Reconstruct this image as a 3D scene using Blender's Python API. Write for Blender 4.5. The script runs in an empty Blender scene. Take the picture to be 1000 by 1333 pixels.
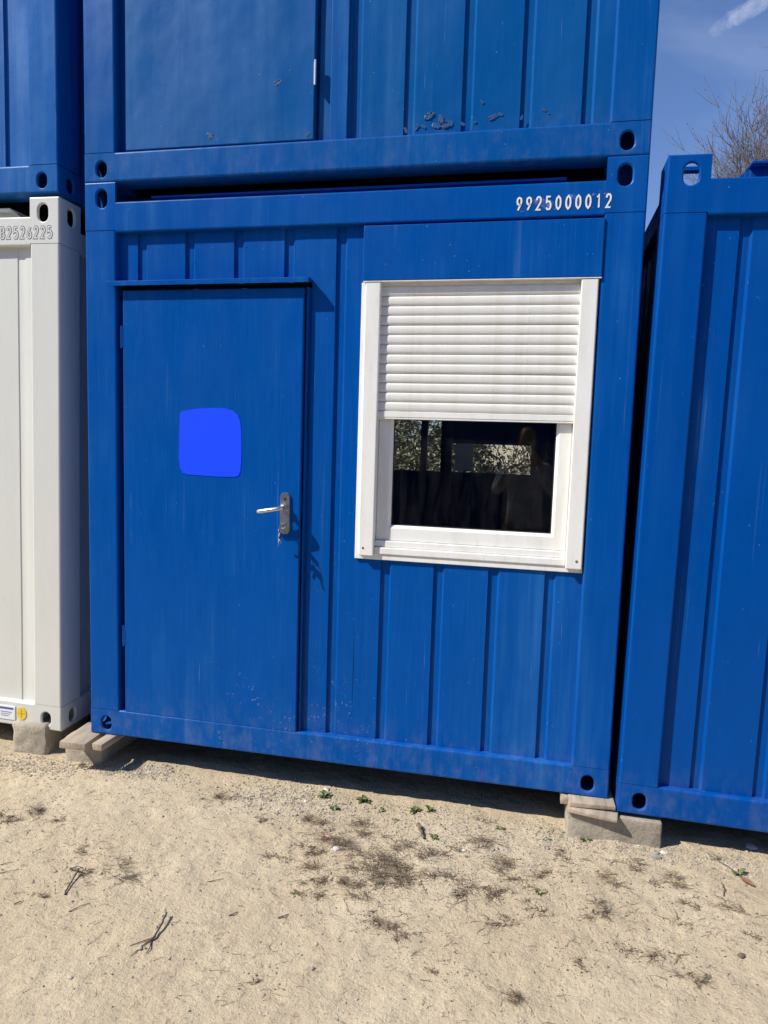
import bpy, bmesh, math, random
from mathutils import Vector, Matrix, noise
R_ = math.radians
sc = bpy.context.scene
col = sc.collection
random.seed(7)
Z0 = 0.15            # the containers stand on blocks this far above the sand

# ------------------------------------------------------------------ camera
CAM = Vector((2.073, -2.9746, 1.4693 + Z0))
RW = [(0.97691824, 0.21140021, 0.03067088), (0.05111884, -0.09195002, -0.99445063), (-0.20740688, 0.97306482, -0.10063418)]
cd = bpy.data.cameras.new("camera"); cam = bpy.data.objects.new("camera", cd); col.objects.link(cam)
rx, dn, fw = [Vector(r) for r in RW]
cam.matrix_world = Matrix(((rx.x, -dn.x, -fw.x, CAM.x), (rx.y, -dn.y, -fw.y, CAM.y), (rx.z, -dn.z, -fw.z, CAM.z), (0, 0, 0, 1)))
cd.sensor_fit = 'HORIZONTAL'; cd.sensor_width = 36; cd.lens = 36 * 0.920; cd.clip_start = 0.02; cd.clip_end = 2000
sc.camera = cam

# ------------------------------------------------------------------ sky, sun, exposure
CL0, CL1, CL2 = (.1938, .8629, .4668), (.8622, -.3768, .3385), (.468, .3369, -.817)      # where a thin cirrus wisp lies in the sky, and its axes
SUN_TO = Vector((1.67, 1.0, -1.90)).normalized()      # the way the light travels
EL = math.asin(-SUN_TO.z); AZ = math.atan2(-SUN_TO.x, -SUN_TO.y)
w = bpy.data.worlds.new("World"); sc.world = w; w.use_nodes = True
nt = w.node_tree; nt.nodes.clear()
out = nt.nodes.new('ShaderNodeOutputWorld'); bg = nt.nodes.new('ShaderNodeBackground')
sky = nt.nodes.new('ShaderNodeTexSky'); sky.sky_type = 'NISHITA'; sky.sun_disc = False
sky.sun_elevation = EL; sky.sun_rotation = AZ; sky.air_density = 1.0; sky.dust_density = 0.6; sky.ozone_density = 4.0
tc = nt.nodes.new('ShaderNodeTexCoord')
mp = nt.nodes.new('ShaderNodeMapping'); mp.inputs['Rotation'].default_value = (0, R_(38), R_(20)); mp.inputs['Scale'].default_value = (1.6, 6.0, 5.0)
nz = nt.nodes.new('ShaderNodeTexNoise'); nz.inputs['Scale'].default_value = 1.3; nz.inputs['Detail'].default_value = 8; nz.inputs['Roughness'].default_value = 0.55; nz.inputs['Distortion'].default_value = 0.5
rp = nt.nodes.new('ShaderNodeValToRGB'); rp.color_ramp.elements[0].position = 0.52; rp.color_ramp.elements[1].position = 0.95
rp.color_ramp.elements[1].color = (0.30, 0.30, 0.30, 1)
mx = nt.nodes.new('ShaderNodeMixRGB'); mx.inputs['Color2'].default_value = (5.6, 6.2, 8.0, 1)
L = nt.links.new
L(tc.outputs['Generated'], mp.inputs['Vector']); L(mp.outputs['Vector'], nz.inputs['Vector']); L(nz.outputs['Fac'], rp.inputs['Fac'])
tn = nt.nodes.new('ShaderNodeMixRGB'); tn.blend_type = 'MULTIPLY'; tn.inputs['Fac'].default_value = 1; tn.inputs['Color2'].default_value = (.92, 1.0, 1.22, 1)   # camera white balance of the sky
L(sky.outputs['Color'], tn.inputs['Color1']); L(tn.outputs['Color'], mx.inputs['Color1']); L(rp.outputs['Color'], mx.inputs['Fac'])
def vdot(vec):
    n = nt.nodes.new('ShaderNodeVectorMath'); n.operation = 'DOT_PRODUCT'; n.inputs[1].default_value = vec; L(tc.outputs['Generated'], n.inputs[0]); return n.outputs['Value']
def wm(op, a, b=0.0):
    n = nt.nodes.new('ShaderNodeMath'); n.operation = op; n.use_clamp = op == 'SUBTRACT'
    for i, v in enumerate((a, b)):
        if isinstance(v, (int, float)): n.inputs[i].default_value = v
        else: L(v, n.inputs[i])
    return n.outputs['Value']
cu, cv_ = wm('DIVIDE', vdot(CL1), .042), wm('DIVIDE', vdot(CL2), .0115)
cn = nt.nodes.new('ShaderNodeTexNoise'); cn.inputs['Scale'].default_value = 44; cn.inputs['Detail'].default_value = 8; cn.inputs['Roughness'].default_value = .68; cn.inputs['Distortion'].default_value = .6; L(tc.outputs['Generated'], cn.inputs['Vector'])
wisp = wm('SUBTRACT', wm('SUBTRACT', wm('MULTIPLY', cn.outputs['Fac'], 2.6), .45), wm('ADD', wm('MULTIPLY', cu, cu), wm('MULTIPLY', cv_, cv_)))
wx = nt.nodes.new('ShaderNodeMixRGB'); wx.inputs['Color2'].default_value = (5.6, 6.1, 7.4, 1); L(wm('MULTIPLY', wm('MULTIPLY', wisp, .5), wm('GREATER_THAN', vdot(CL0), .8)), wx.inputs['Fac']); L(mx.outputs['Color'], wx.inputs['Color1'])
L(wx.outputs['Color'], bg.inputs['Color'])
bg.inputs['Strength'].default_value = 0.095
L(bg.outputs['Background'], out.inputs['Surface'])
sl = bpy.data.lights.new("sun", 'SUN'); sl.energy = 4.6; sl.angle = R_(0.53); sl.color = (1.0, 0.95, 0.865)
so = bpy.data.objects.new("sun", sl); col.objects.link(so); so.rotation_euler = SUN_TO.to_track_quat('-Z', 'Y').to_euler(); so.location = (-6, -5, 9)
sc.view_settings.view_transform = 'Standard'; sc.view_settings.look = 'None'
sc.view_settings.exposure = 0.38; sc.view_settings.gamma = 1; sc.view_settings.use_curve_mapping = False
sc.cycles.use_denoising = True; sc.cycles.max_bounces = 8; sc.cycles.transparent_max_bounces = 12

# ------------------------------------------------------------------ material helpers
class NG:
    def __init__(s, name):
        s.m = bpy.data.materials.new(name); s.m.use_nodes = True; s.t = s.m.node_tree; s.n = s.t.nodes
        s.b = s.n['Principled BSDF']; s.out = s.n['Material Output']; s.tc = s.n.new('ShaderNodeTexCoord')
    def link(s, a, b): s.t.links.new(a, b)
    def noise(s, scale, detail=4, rough=0.55, sc=(1, 1, 1), loc=(0, 0, 0), dist=0.0, space='Object'):
        m = s.n.new('ShaderNodeMapping'); m.inputs['Scale'].default_value = sc; m.inputs['Location'].default_value = loc
        s.link(s.tc.outputs[space], m.inputs['Vector'])
        t = s.n.new('ShaderNodeTexNoise'); t.inputs['Scale'].default_value = scale; t.inputs['Detail'].default_value = detail
        t.inputs['Roughness'].default_value = rough; t.inputs['Distortion'].default_value = dist
        s.link(m.outputs['Vector'], t.inputs['Vector']); return t.outputs['Fac']
    def voro(s, scale, feature='F1', sc=(1, 1, 1)):
        m = s.n.new('ShaderNodeMapping'); m.inputs['Scale'].default_value = sc
        s.link(s.tc.outputs['Object'], m.inputs['Vector'])
        t = s.n.new('ShaderNodeTexVoronoi'); t.feature = feature; t.inputs['Scale'].default_value = scale
        s.link(m.outputs['Vector'], t.inputs['Vector']); return t
    def ramp(s, v, a, b, lo=0.0, hi=1.0):
        r = s.n.new('ShaderNodeMapRange'); r.inputs['From Min'].default_value = a; r.inputs['From Max'].default_value = b
        r.inputs['To Min'].default_value = lo; r.inputs['To Max'].default_value = hi; r.interpolation_type = 'SMOOTHSTEP'
        s.link(v, r.inputs['Value']); return r.outputs['Result']
    def math(s, op, a, b=None):
        m = s.n.new('ShaderNodeMath'); m.operation = op
        for i, v in enumerate((a, b)):
            if v is None: continue
            if isinstance(v, (int, float)): m.inputs[i].default_value = v
            else: s.link(v, m.inputs[i])
        return m.outputs['Value']
    def mix(s, f, a, b):
        m = s.n.new('ShaderNodeMixRGB')
        for nm, v in (('Fac', f), ('Color1', a), ('Color2', b)):
            if isinstance(v, (int, float)): m.inputs[nm].default_value = v
            elif isinstance(v, tuple): m.inputs[nm].default_value = (*v[:3], 1)
            else: s.link(v, m.inputs[nm])
        return m.outputs['Color']
    def bump(s, h, strength, dist, prev=None):
        b = s.n.new('ShaderNodeBump'); b.inputs['Strength'].default_value = strength; b.inputs['Distance'].default_value = dist
        s.link(h, b.inputs['Height'])
        if prev is not None: s.link(prev, b.inputs['Normal'])
        return b.outputs['Normal']
    def set(s, nm, v):
        if isinstance(v, (int, float)): s.b.inputs[nm].default_value = v
        elif isinstance(v, tuple): s.b.inputs[nm].default_value = (*v[:3], 1)
        else: s.link(v, s.b.inputs[nm])
    def pos(s):
        x = s.n.new('ShaderNodeSeparateXYZ'); s.link(s.tc.outputs['Object'], x.inputs['Vector']); return x.outputs

def blue_paint(name, base, chalk, seed=0.0, fade=0.35, splash=None, worn=0.0, rough=0.30, dent=1.0, dust=.12):
    g = NG(name); P = g.pos()
    big = g.noise(1.1, 5, 0.6, (1, 1, .6), (seed, 0, seed * .7), .6)
    streak = g.noise(1.0, 6, 0.62, (16, 16, .55), (seed * 3.1, 0, 0))
    fine = g.noise(1.0, 4, 0.6, (120, 120, 4), (seed, 2, 0))
    grain = g.noise(260, 2, 0.5)
    f = g.math('MULTIPLY', g.ramp(big, .42, .72), g.ramp(streak, .38, .75))
    f = g.math('MULTIPLY', g.math('ADD', f, g.math('MULTIPLY', g.ramp(fine, .4, .8), .18)), fade)
    c = g.mix(f, base, chalk)  # chalky fading; its pale tone also paints in sky sheen on the rails
    dark = g.ramp(g.noise(3.0, 5, .6, (1, 1, .5), (4 + seed, 0, 0)), .3, .7)
    c = g.mix(g.math('MULTIPLY', dark, .18), c, tuple(v * .72 for v in base))
    # dust specks scattered in the paint
    v = g.voro(55); sp = g.ramp(v.outputs['Distance'], .16, .07)
    sel = g.ramp(g.noise(38, 2, .5), .62, .70)
    c = g.mix(g.math('MULTIPLY', g.math('MULTIPLY', sp, sel), .45), c, (.42, .48, .55))
    # thin vertical scratches
    scr = g.ramp(g.noise(1.0, 3, .5, (150, 150, 2.2), (seed, 9, 3)), .73, .78)
    c = g.mix(g.math('MULTIPLY', scr, .30), c, (.32, .42, .6))
    # mud grime towards the lower rail, broken up
    if splash:
        cx, cz, rxx, rz = splash
        dx = g.math('DIVIDE', g.math('SUBTRACT', P['X'], cx), rxx); dz = g.math('DIVIDE', g.math('SUBTRACT', P['Z'], cz), rz)
        d = g.math('ADD', g.math('MULTIPLY', dx, dx), g.math('MULTIPLY', dz, dz))
        m = g.ramp(d, 1.0, .05)
        v2 = g.voro(75); dots = g.ramp(v2.outputs['Distance'], .42, .12)
        s2 = g.math('MULTIPLY', g.ramp(g.noise(24, 4, .65), .50, .62), g.ramp(g.noise(5, 3, .6, (1, 1, 1), (3.3, 0, 1.7)), .46, .62))
        c = g.mix(g.math('MULTIPLY', g.math('MULTIPLY', dots, s2), g.math('MULTIPLY', m, .45)), c, (.40, .45, .48))
    dustz = g.math('MULTIPLY', g.ramp(P['Z'], .30, .0), g.ramp(g.noise(16, 8, .72, (1, 1, .5)), .42, .66))
    c = g.mix(g.math('MULTIPLY', dustz, dust), c, (.34, .36, .36))
    if worn:
        wv = g.ramp(g.noise(11, 8, .68, (1, 1, 1), (seed, 5, 1)), .66, .70)
        c = g.mix(g.math('MULTIPLY', wv, worn), c, tuple(x * .55 for x in base))
    chipn = g.math('MULTIPLY', g.ramp(g.noise(46, 5, .7, (1, 1, .6), (seed, 3, 8)), .735, .75), g.ramp(g.noise(3.1, 3, .6, (1, 1, 1), (seed, 1, 1)), .45, .6))
    c = g.mix(g.math('MULTIPLY', chipn, .6), c, (.05, .055, .07))
    runs = g.math('MULTIPLY', g.ramp(g.noise(1.0, 5, .6, (34, 34, .35), (seed * 2, 0, 5)), .60, .74), g.ramp(g.noise(2.0, 4, .6, (1, 1, 1), (seed, 8, 2)), .45, .62))
    c = g.mix(g.math('MULTIPLY', runs, .32), c, (.16, .29, .52))
    g.set('Base Color', c)
    g.set('Roughness', g.ramp(g.noise(4, 5, .6, (1, 1, .4)), .3, .7, rough - .07, rough + .12))
    g.set('IOR', 1.45); g.set('Specular IOR Level', .20); g.set('Specular Tint', (.45, .70, 1.0))
    n1 = g.bump(g.noise(2.2, 3, .5, (1, 1, .7), (seed, 0, 0)), .60 * dent, .022)
    n2 = g.bump(g.noise(34, 3, .5), .10, .004, n1)
    g.link(g.bump(grain, .07, .001, n2), g.b.inputs['Normal'])
    return g.m

def white_paint(name, base, dirt, seed=0.0, rough=.45, amt=.4):
    g = NG(name)
    a = g.ramp(g.noise(2.0, 6, .65, (6, 6, 1), (seed, 0, 0)), .42, .75)
    b = g.ramp(g.noise(30, 5, .6, (1, 1, .4), (seed, 1, 0)), .55, .8)
    c = g.mix(g.math('MULTIPLY', a, amt), base, dirt)
    c = g.mix(g.math('MULTIPLY', b, amt * .6), c, tuple(x * .75 for x in dirt))
    sp = g.ramp(g.voro(48).outputs['Distance'], .10, .05); sel = g.ramp(g.noise(21, 2, .5), .66, .72)
    c = g.mix(g.math('MULTIPLY', g.math('MULTIPLY', sp, sel), .35), c, (.2, .18, .15))
    g.set('Base Color', c); g.set('Roughness', rough)
    g.link(g.bump(g.noise(60, 3, .5), .06, .003, g.bump(g.noise(2.5, 3, .5), .15, .02)), g.b.inputs['Normal'])
    return g.m

def plain(name, colr, rough=.5, metal=0.0, var=.0, scale=20, bump=0.0, bscale=60):
    g = NG(name)
    if var: g.set('Base Color', g.mix(g.math('MULTIPLY', g.ramp(g.noise(scale, 5, .6), .3, .7), var), colr, tuple(x * .35 for x in colr)))
    else: g.set('Base Color', colr)
    g.set('Roughness', rough); g.set('Metallic', metal)
    if bump: g.link(g.bump(g.noise(bscale, 5, .6), bump, .01), g.b.inputs['Normal'])
    return g.m

BLUE = (.0, .070, .318); CHALK = (.035, .18, .46)
M = {}
M['main'] = blue_paint('blue_paint_main', BLUE, CHALK, 1.0, .60, (.98, .16, .62, .38), worn=.0)
M['right'] = blue_paint('blue_paint_fresh', (.0, .063, .298), (.03, .16, .46), 5.0, .20, rough=.28, dust=.10)
M['upper'] = blue_paint('blue_paint_upper', (.0, .074, .295), (.05, .21, .46), 9.0, .50, rough=.34, dust=.06)
M['upper_panel'] = blue_paint('blue_paint_weathered', (.0, .080, .28), (.045, .17, .38), 3.0, .45, worn=.35, rough=.38, dent=1.5, dust=.10)
M['leftup'] = blue_paint('blue_paint_left', (.0, .09, .335), (.10, .26, .55), 13.0, .60, rough=.34, dust=.05)
M['white'] = white_paint('white_container_paint', (.615, .62, .57), (.48, .485, .44), 0, .42, .25)
M['pvc'] = white_paint('white_window_plastic', (.79, .79, .755), (.60, .56, .46), 3.0, .38, .42)
M['slat'] = white_paint('white_shutter_plastic', (.73, .725, .68), (.56, .52, .42), 6.0, .36, .60)
M['dark'] = plain('dark_steel', (.012, .014, .02), .7)
M['inside'] = plain('interior_lining', (.045, .045, .05), .8, var=.3, scale=3)  # pale laminate coloured near-black, so the room's dimness is in the colour
M['steel'] = plain('brushed_steel', (.62, .62, .60), .30, .95, .25, 60, .05, 200)
M['gap'] = plain('door_gap_shade', (.006, .012, .03), .6)  # near-black colour puts the door gap's shade into its backing
M['black'] = plain('black_plastic', (.02, .02, .02), .4)

def glass_mat(name, tint, refl):
    m = bpy.data.materials.new(name); m.use_nodes = True; t = m.node_tree; t.nodes.clear()
    o = t.nodes.new('ShaderNodeOutputMaterial'); mixn = t.nodes.new('ShaderNodeMixShader')
    tr = t.nodes.new('ShaderNodeBsdfTransparent'); tr.inputs['Color'].default_value = (*tint, 1)
    gl = t.nodes.new('ShaderNodeBsdfGlossy'); gl.inputs['Roughness'].default_value = .016
    fr = t.nodes.new('ShaderNodeFresnel'); fr.inputs['IOR'].default_value = refl
    t.links.new(fr.outputs[0], mixn.inputs[0]); t.links.new(tr.outputs[0], mixn.inputs[1]); t.links.new(gl.outputs[0], mixn.inputs[2])
    df = t.nodes.new('ShaderNodeBsdfDiffuse'); df.inputs['Color'].default_value = (.55, .56, .58, 1); m2 = t.nodes.new('ShaderNodeMixShader'); tx = t.nodes.new('ShaderNodeTexCoord'); mp_ = t.nodes.new('ShaderNodeMapping'); mp_.inputs['Scale'].default_value = (9, 9, 1.6)
    nn = t.nodes.new('ShaderNodeTexNoise'); nn.inputs['Scale'].default_value = 2.5; nn.inputs['Detail'].default_value = 8; nn.inputs['Roughness'].default_value = .7; mr = t.nodes.new('ShaderNodeMapRange'); mr.inputs['From Min'].default_value = .4; mr.inputs['From Max'].default_value = .8; mr.inputs['To Min'].default_value = .0; mr.inputs['To Max'].default_value = .022
    t.links.new(tx.outputs['Object'], mp_.inputs['Vector']); t.links.new(mp_.outputs['Vector'], nn.inputs['Vector']); t.links.new(nn.outputs['Fac'], mr.inputs['Value']); t.links.new(mr.outputs['Result'], m2.inputs[0]); t.links.new(mixn.outputs[0], m2.inputs[1]); t.links.new(df.outputs[0], m2.inputs[2])
    t.links.new(m2.outputs[0], o.inputs['Surface']); return m
M['glass'] = glass_mat('window_glass', (.80, .83, .82), 1.52)
M['glass2'] = glass_mat('far_window_glass', (.85, .87, .86), 1.45)

# ------------------------------------------------------------------ mesh helpers
def finish(me, smooth=35):
    if smooth:
        for p in me.polygons: p.use_smooth = True
        me.set_sharp_from_angle(angle=R_(smooth))
def tag(o, label=None, cat=None, group=None, kind=None):
    if label: o['label'] = label
    if cat: o['category'] = cat
    if group: o['group'] = group
    if kind: o['kind'] = kind
    return o
def empty(name, loc=(0, 0, 0), rot=(0, 0, 0)):
    o = bpy.data.objects.new(name, None); col.objects.link(o); o.location = loc; o.rotation_euler = rot; o.empty_display_size = .1; return o
def link_mesh(name, me, mat, parent=None):
    o = bpy.data.objects.new(name, me); col.objects.link(o)
    if mat is not None:
        me.materials.clear()
        for q in (mat if isinstance(mat, list) else [mat]): me.materials.append(q)
    if parent is not None: o.parent = parent
    return o
def from_bm(name, bm, mat, parent=None, smooth=12):
    me = bpy.data.meshes.new(name); bmesh.ops.recalc_face_normals(bm, faces=bm.faces[:]) if False else None
    bm.to_mesh(me); bm.free(); finish(me, smooth); return link_mesh(name, me, mat, parent)
def bbox(bm, x0, x1, y0, y1, z0, z1, bev=0.0, seg=2, only=None, rot=None, mi=0):
    b = bmesh.new(); bmesh.ops.create_cube(b, size=1)
    for v in b.verts: v.co = Vector(((v.co.x + .5) * (x1 - x0) + x0, (v.co.y + .5) * (y1 - y0) + y0, (v.co.z + .5) * (z1 - z0) + z0))
    if bev:
        ed = b.edges[:]
        if only is not None:
            ax = 'xyz'.index(only); ed = [e for e in ed if abs((e.verts[0].co - e.verts[1].co)[ax]) > 1e-6]
        bmesh.ops.bevel(b, geom=ed, offset=bev, segments=seg, profile=.5, affect='EDGES')
    if rot is not None:
        for v in b.verts: v.co = rot @ v.co
    me = bpy.data.meshes.new('tmp'); b.to_mesh(me); b.free()
    n0 = len(bm.faces); bm.from_mesh(me); bpy.data.meshes.remove(me)
    if mi:
        bm.faces.ensure_lookup_table()
        for f in bm.faces[n0:]: f.material_index = mi
def box(name, mat, parent, *a, smooth=12, **k):
    bm = bmesh.new(); bbox(bm, *a, **k); return from_bm(name, bm, mat, parent, smooth)
def tube(bm, pts, rad, n=8, caps=True):
    pts = [Vector(p) for p in pts]; rings = []
    rads = rad if isinstance(rad, (list, tuple)) else [rad] * len(pts)
    up = None
    for i, p in enumerate(pts):
        d = (pts[min(i + 1, len(pts) - 1)] - pts[max(i - 1, 0)]).normalized()
        if up is None: up = d.orthogonal().normalized()
        up = (up - d * up.dot(d)); up = up.normalized() if up.length > 1e-6 else d.orthogonal().normalized()
        s = d.cross(up)
        rings.append([bm.verts.new(p + (up * math.cos(a) + s * math.sin(a)) * rads[i]) for a in [2 * math.pi * k / n for k in range(n)]])
    for a, b in zip(rings, rings[1:]):
        for k in range(n): bm.faces.new((a[k], a[(k + 1) % n], b[(k + 1) % n], b[k]))
    if caps and n > 2:
        bm.faces.new(rings[0][::-1]); bm.faces.new(rings[-1])
def prism(bm, outline, y0, y1, bev=0):           # outline in (x, z), extruded along y
    a = [bm.verts.new((x, y0, z)) for x, z in outline]; b = [bm.verts.new((x, y1, z)) for x, z in outline]
    n = len(a); bm.faces.new(a); bm.faces.new(b[::-1])
    for i in range(n): bm.faces.new((a[i], b[i], b[(i + 1) % n], a[(i + 1) % n]))
def stadium(hw, hh, n=9):
    pts = []; s = hh - hw
    for k in range(n): a = math.pi * k / (n - 1); pts.append((hw * math.cos(a), s + hw * math.sin(a)))
    for k in range(n): a = math.pi + math.pi * k / (n - 1); pts.append((hw * math.cos(a), -s + hw * math.sin(a)))
    return pts
def oval_plate(bm, u0, u1, v0, v1, cu, cv, hw, hh, thick, xf, r=.006, ch=.006, soft=(1, 1, 1, 1)):
    """a plate in the (u, v) plane with an oval hole; xf(u, v, depth) gives the 3-D point"""
    angs = [math.atan2(y, x) for x, y in stadium(hw, hh)]
    cors = [(u1, v1), (u0, v1), (u0, v0), (u1, v0)]
    def ray(a, x0, x1, y0, y1):
        c, s = math.cos(a), math.sin(a); t = []
        if abs(c) > 1e-9: t.append(((x1 if c > 0 else x0) - cu) / c)
        if abs(s) > 1e-9: t.append(((y1 if s > 0 else y0) - cv) / s)
        k = min(q for q in t if q > 0); return (cu + c * k, cv + s * k)
    def oval(a, g):
        c, s = math.cos(a), math.sin(a); w_, h_ = hw + g, hh - hw; best = None
        if abs(c) > 1e-9:
            t = w_ / abs(c)
            if abs(t * s) <= h_: best = t
        if best is None:
            # circle centred at (0, +-h_)
            b = s * (h_ if s > 0 else -h_); best = b + math.sqrt(max(0, b * b - h_ * h_ + w_ * w_))
        return (cu + c * best, cv + s * best)
    angs = sorted(set([round(a, 5) for a in angs] + [round(math.atan2(y - cv, x - cu), 5) for x, y in cors]))
    clean = [angs[0]]
    for a in angs[1:]:
        if a - clean[-1] > 1e-3: clean.append(a)
    angs = clean
    def inset(p, d): return (min(max(p[0], u0 + d * soft[0]), u1 - d * soft[1]), min(max(p[1], v0 + d * soft[2]), v1 - d * soft[3]))
    loops = []
    O = [ray(a, u0, u1, v0, v1) for a in angs]
    loops.append([xf(*p, thick) for p in O]); loops.append([xf(*p, r) for p in O]); loops.append([xf(*inset(p, r * .3), r * .3) for p in O]); loops.append([xf(*inset(p, r), 0) for p in O])
    loops.append([xf(*oval(a, ch), 0) for a in angs]); loops.append([xf(*oval(a, ch * .35), ch * .35) for a in angs]); loops.append([xf(*oval(a, 0), ch) for a in angs]); loops.append([xf(*oval(a, 0), thick) for a in angs])
    vs = [[bm.verts.new(p) for p in l] for l in loops]; n = len(angs)
    for a, b in zip(vs, vs[1:]):
        for k in range(n):
            bm.faces.new((a[k], a[(k + 1) % n], b[(k + 1) % n], b[k]))
    for k in range(n): bm.faces.new((vs[-1][k], vs[-1][(k + 1) % n], vs[0][(k + 1) % n], vs[0][k]))

W, LEN, H = 2.438, 6.058, 2.591
PW, CT, CB = .155, 2.378, .128       # post width, top of post, bottom casting height
def casting(name, mat, parent, left, top, front=True):
    bm = bmesh.new()
    x0, x1 = (0, PW) if left else (W - PW, W)
    z0, z1 = (CT + .002, H) if top else (0, CB - .002)
    cz = H - .071 if top else .056
    hw, hh = (.027, .041) if top else (.026, .035)
    cx = x0 + .086 if left else x1 - .086
    D = .165
    yf = 0.0 if front else LEN
    s = 1 if front else -1
    oval_plate(bm, x0, x1, z0, z1, cx, cz, hw, hh, .012, lambda u, v, d: Vector((u, yf + s * d, v)), soft=(1 if left else .02, .02 if left else 1, .15 if top else 1, 1 if top else .15))
    ex = 0.0 if left else W; q = 1 if left else -1
    oval_plate(bm, .0125, D, z0, z1, .092, cz, hw, hh, .012, lambda u, v, d: Vector((ex + q * d, yf + s * u, v)), r=.004)
    ya, yb = sorted((yf + s * .0125, yf + s * D))
    xa, xb = sorted((ex + q * .0125, ex + q * PW))
    if not top: bbox(bm, xa, xb, ya, yb, z0, z0 + .012)
    else:
        bbox(bm, xa, xb, ya, yb, z0, z0 + .012)
        t0, t1 = sorted((yf + s * .125, yf + s * D)); bbox(bm, xa, xb, t0, t1, z1 - .014, z1)   # bridge across the top opening
    if not top:
        i0, i1 = sorted((ex + q * (PW - .012), ex + q * PW)); bbox(bm, i0, i1, ya, yb, z0 + .012, z1)
        k0, k1 = sorted((yf + s * (D - .012), yf + s * D)); bbox(bm, *sorted((ex + q * .0125, ex + q * (PW - .012))), k0, k1, z0 + .012, z1)
    bmesh.ops.recalc_face_normals(bm, faces=bm.faces[:])
    return from_bm(name, bm, mat, parent, 13)

def groove_profile(xs, xe, grooves, depth, slope=.007, wd=.048):
    grooves = sorted(grooves); pts = [(xs, 0.0)]
    for g in grooves:
        for dx, y in ((-wd / 2, 0), (-wd / 2 + slope * .45, depth), (wd / 2 - slope * 1.35, depth), (wd / 2, 0)):
            x = g + dx
            if xs < x < xe: pts.append((x, y))
    # begin or end inside a groove at the right depth
    def at(x):
        for g in grooves:
            t = abs(x - g)
            if t < wd / 2: return depth * min(1, (wd / 2 - t) / slope)
        return 0.0
    pts[0] = (xs, at(xs)); pts.append((xe, at(xe))); return pts
def sheet(name, mat, parent, xs, xe, z0, z1, y, grooves, depth=.0085, thick=.002, wd=.048, nz=14, warp=.0022, seed=0):
    bm = bmesh.new(); pr = groove_profile(xs, xe, grooves, depth, wd=wd); ex = []
    for (xa, ya), (xb, yb) in zip(pr, pr[1:]):       # subdivide wide flats so they can buckle a little
        n = max(1, int((xb - xa) / .05)); ex += [(xa + (xb - xa) * k / n, ya + (yb - ya) * k / n) for k in range(n)]
    ex.append(pr[-1]); rows = []
    for j in range(nz + 1):
        z = z0 + (z1 - z0) * j / nz
        rows.append([bm.verts.new((x, y + d + warp * noise.noise((x * 4 + seed, z * 2.5, seed)), z)) for x, d in ex])
    for a, b in zip(rows, rows[1:]):
        for k in range(len(ex) - 1): bm.faces.new((a[k], a[k + 1], b[k + 1], b[k]))
    o = from_bm(name, bm, mat, parent, 25); return o

def container(name, loc, rot, mat, label, grooves, panel_mat=None, rear=True, sheets=None, group='stacked site containers', depth=.0105, zr=2.528):
    root = empty(name, loc, rot); tag(root, label, 'container', group)
    pm = panel_mat or mat
    for left in (True, False):
        for front in ((True, False) if rear else (True,)):
            for top in (True, False): casting('corner_casting', mat, root, left, top, front)
            x0, x1 = (0, PW) if left else (W - PW, W)
            y0, y1 = (0, .16) if front else (LEN - .16, LEN)
            box('corner_post', mat, root, x0, x1, y0, y1, CB, CT, bev=.009, seg=3, only='z')
    box('top_rail', mat, root, PW, W - PW, 0, .10, 2.371, 2.503, bev=.007, seg=3, only='x')
    box('bottom_rail', mat, root, PW, W - PW, 0, .12, 0, CB - .001, bev=.009, seg=3, only='x')
    box('top_rail', mat, root, PW, W - PW, LEN - .1, LEN, 2.371, 2.503, bev=.007, only='x')
    box('bottom_rail', mat, root, PW, W - PW, LEN - .12, LEN, 0, CB - .001, bev=.007, only='x')
    for x0, x1 in ((.0, .10), (W - .10, W)):
        box('side_rail', mat, root, x0, x1, .165, LEN - .165, 2.371, 2.47, bev=.007, only='y')
        box('side_rail', mat, root, x0, x1, .165, LEN - .165, 0, CB - .001, bev=.007, only='y')
    # side walls with shallow upright ribs
    for sx in (0, 1):
        bm = bmesh.new(); ys = groove_profile(.16, LEN - .16, [.35 + .25 * k for k in range(22)], .012)
        for (a, da), (b, db) in zip(ys, ys[1:]):
            xa, xb = (.03 + da, .03 + db) if sx == 0 else (W - .03 - da, W - .03 - db)
            q = [bm.verts.new(p) for p in ((xa, a, CB - .02), (xb, b, CB - .02), (xb, b, 2.39), (xa, a, 2.39))]
            bm.faces.new(q if sx else q[::-1])
        from_bm('side_wall', bm, pm, root, 20)
    # roof tray: a raised sheet whose ends slope down to the rails
    bm = bmesh.new()
    o_ = [(.215, .100), (W - .215, .100), (W - .215, LEN - .10), (.215, LEN - .10)]; i_ = [(.31, .101), (W - .31, .101), (W - .31, LEN - .11), (.31, LEN - .11)]
    a = [bm.verts.new((x, y, 2.49)) for x, y in o_]; b = [bm.verts.new((x, y, zr)) for x, y in i_]; c = [bm.verts.new((x, y, 2.46)) for x, y in o_]
    for k in range(4):
        bm.faces.new((a[k], a[(k + 1) % 4], b[(k + 1) % 4], b[k])); bm.faces.new((c[k], c[(k + 1) % 4], a[(k + 1) % 4], a[k]))
    bm.faces.new(b); bm.faces.new(c[::-1]); bbox(bm, .305, W - .305, .050, .20, zr + .001, zr + .011, bev=.002); bbox(bm, .16, W - .16, .1005, LEN - .1005, 2.44, 2.495); from_bm('roof', bm, mat, root, 10)
    box('floor_pan', M['dark'], root, .10, W - .10, .12, LEN - .12, .05, .115)
    for i, (xs, xe, z0, z1) in enumerate(sheets if sheets is not None else [(PW, W - PW, CB - .002, 2.372)]):
        sheet('wall_panel', pm, root, xs, xe, z0, z1, .030, grooves, depth=depth, seed=i * 3.3 + loc[0])
    return root

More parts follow.
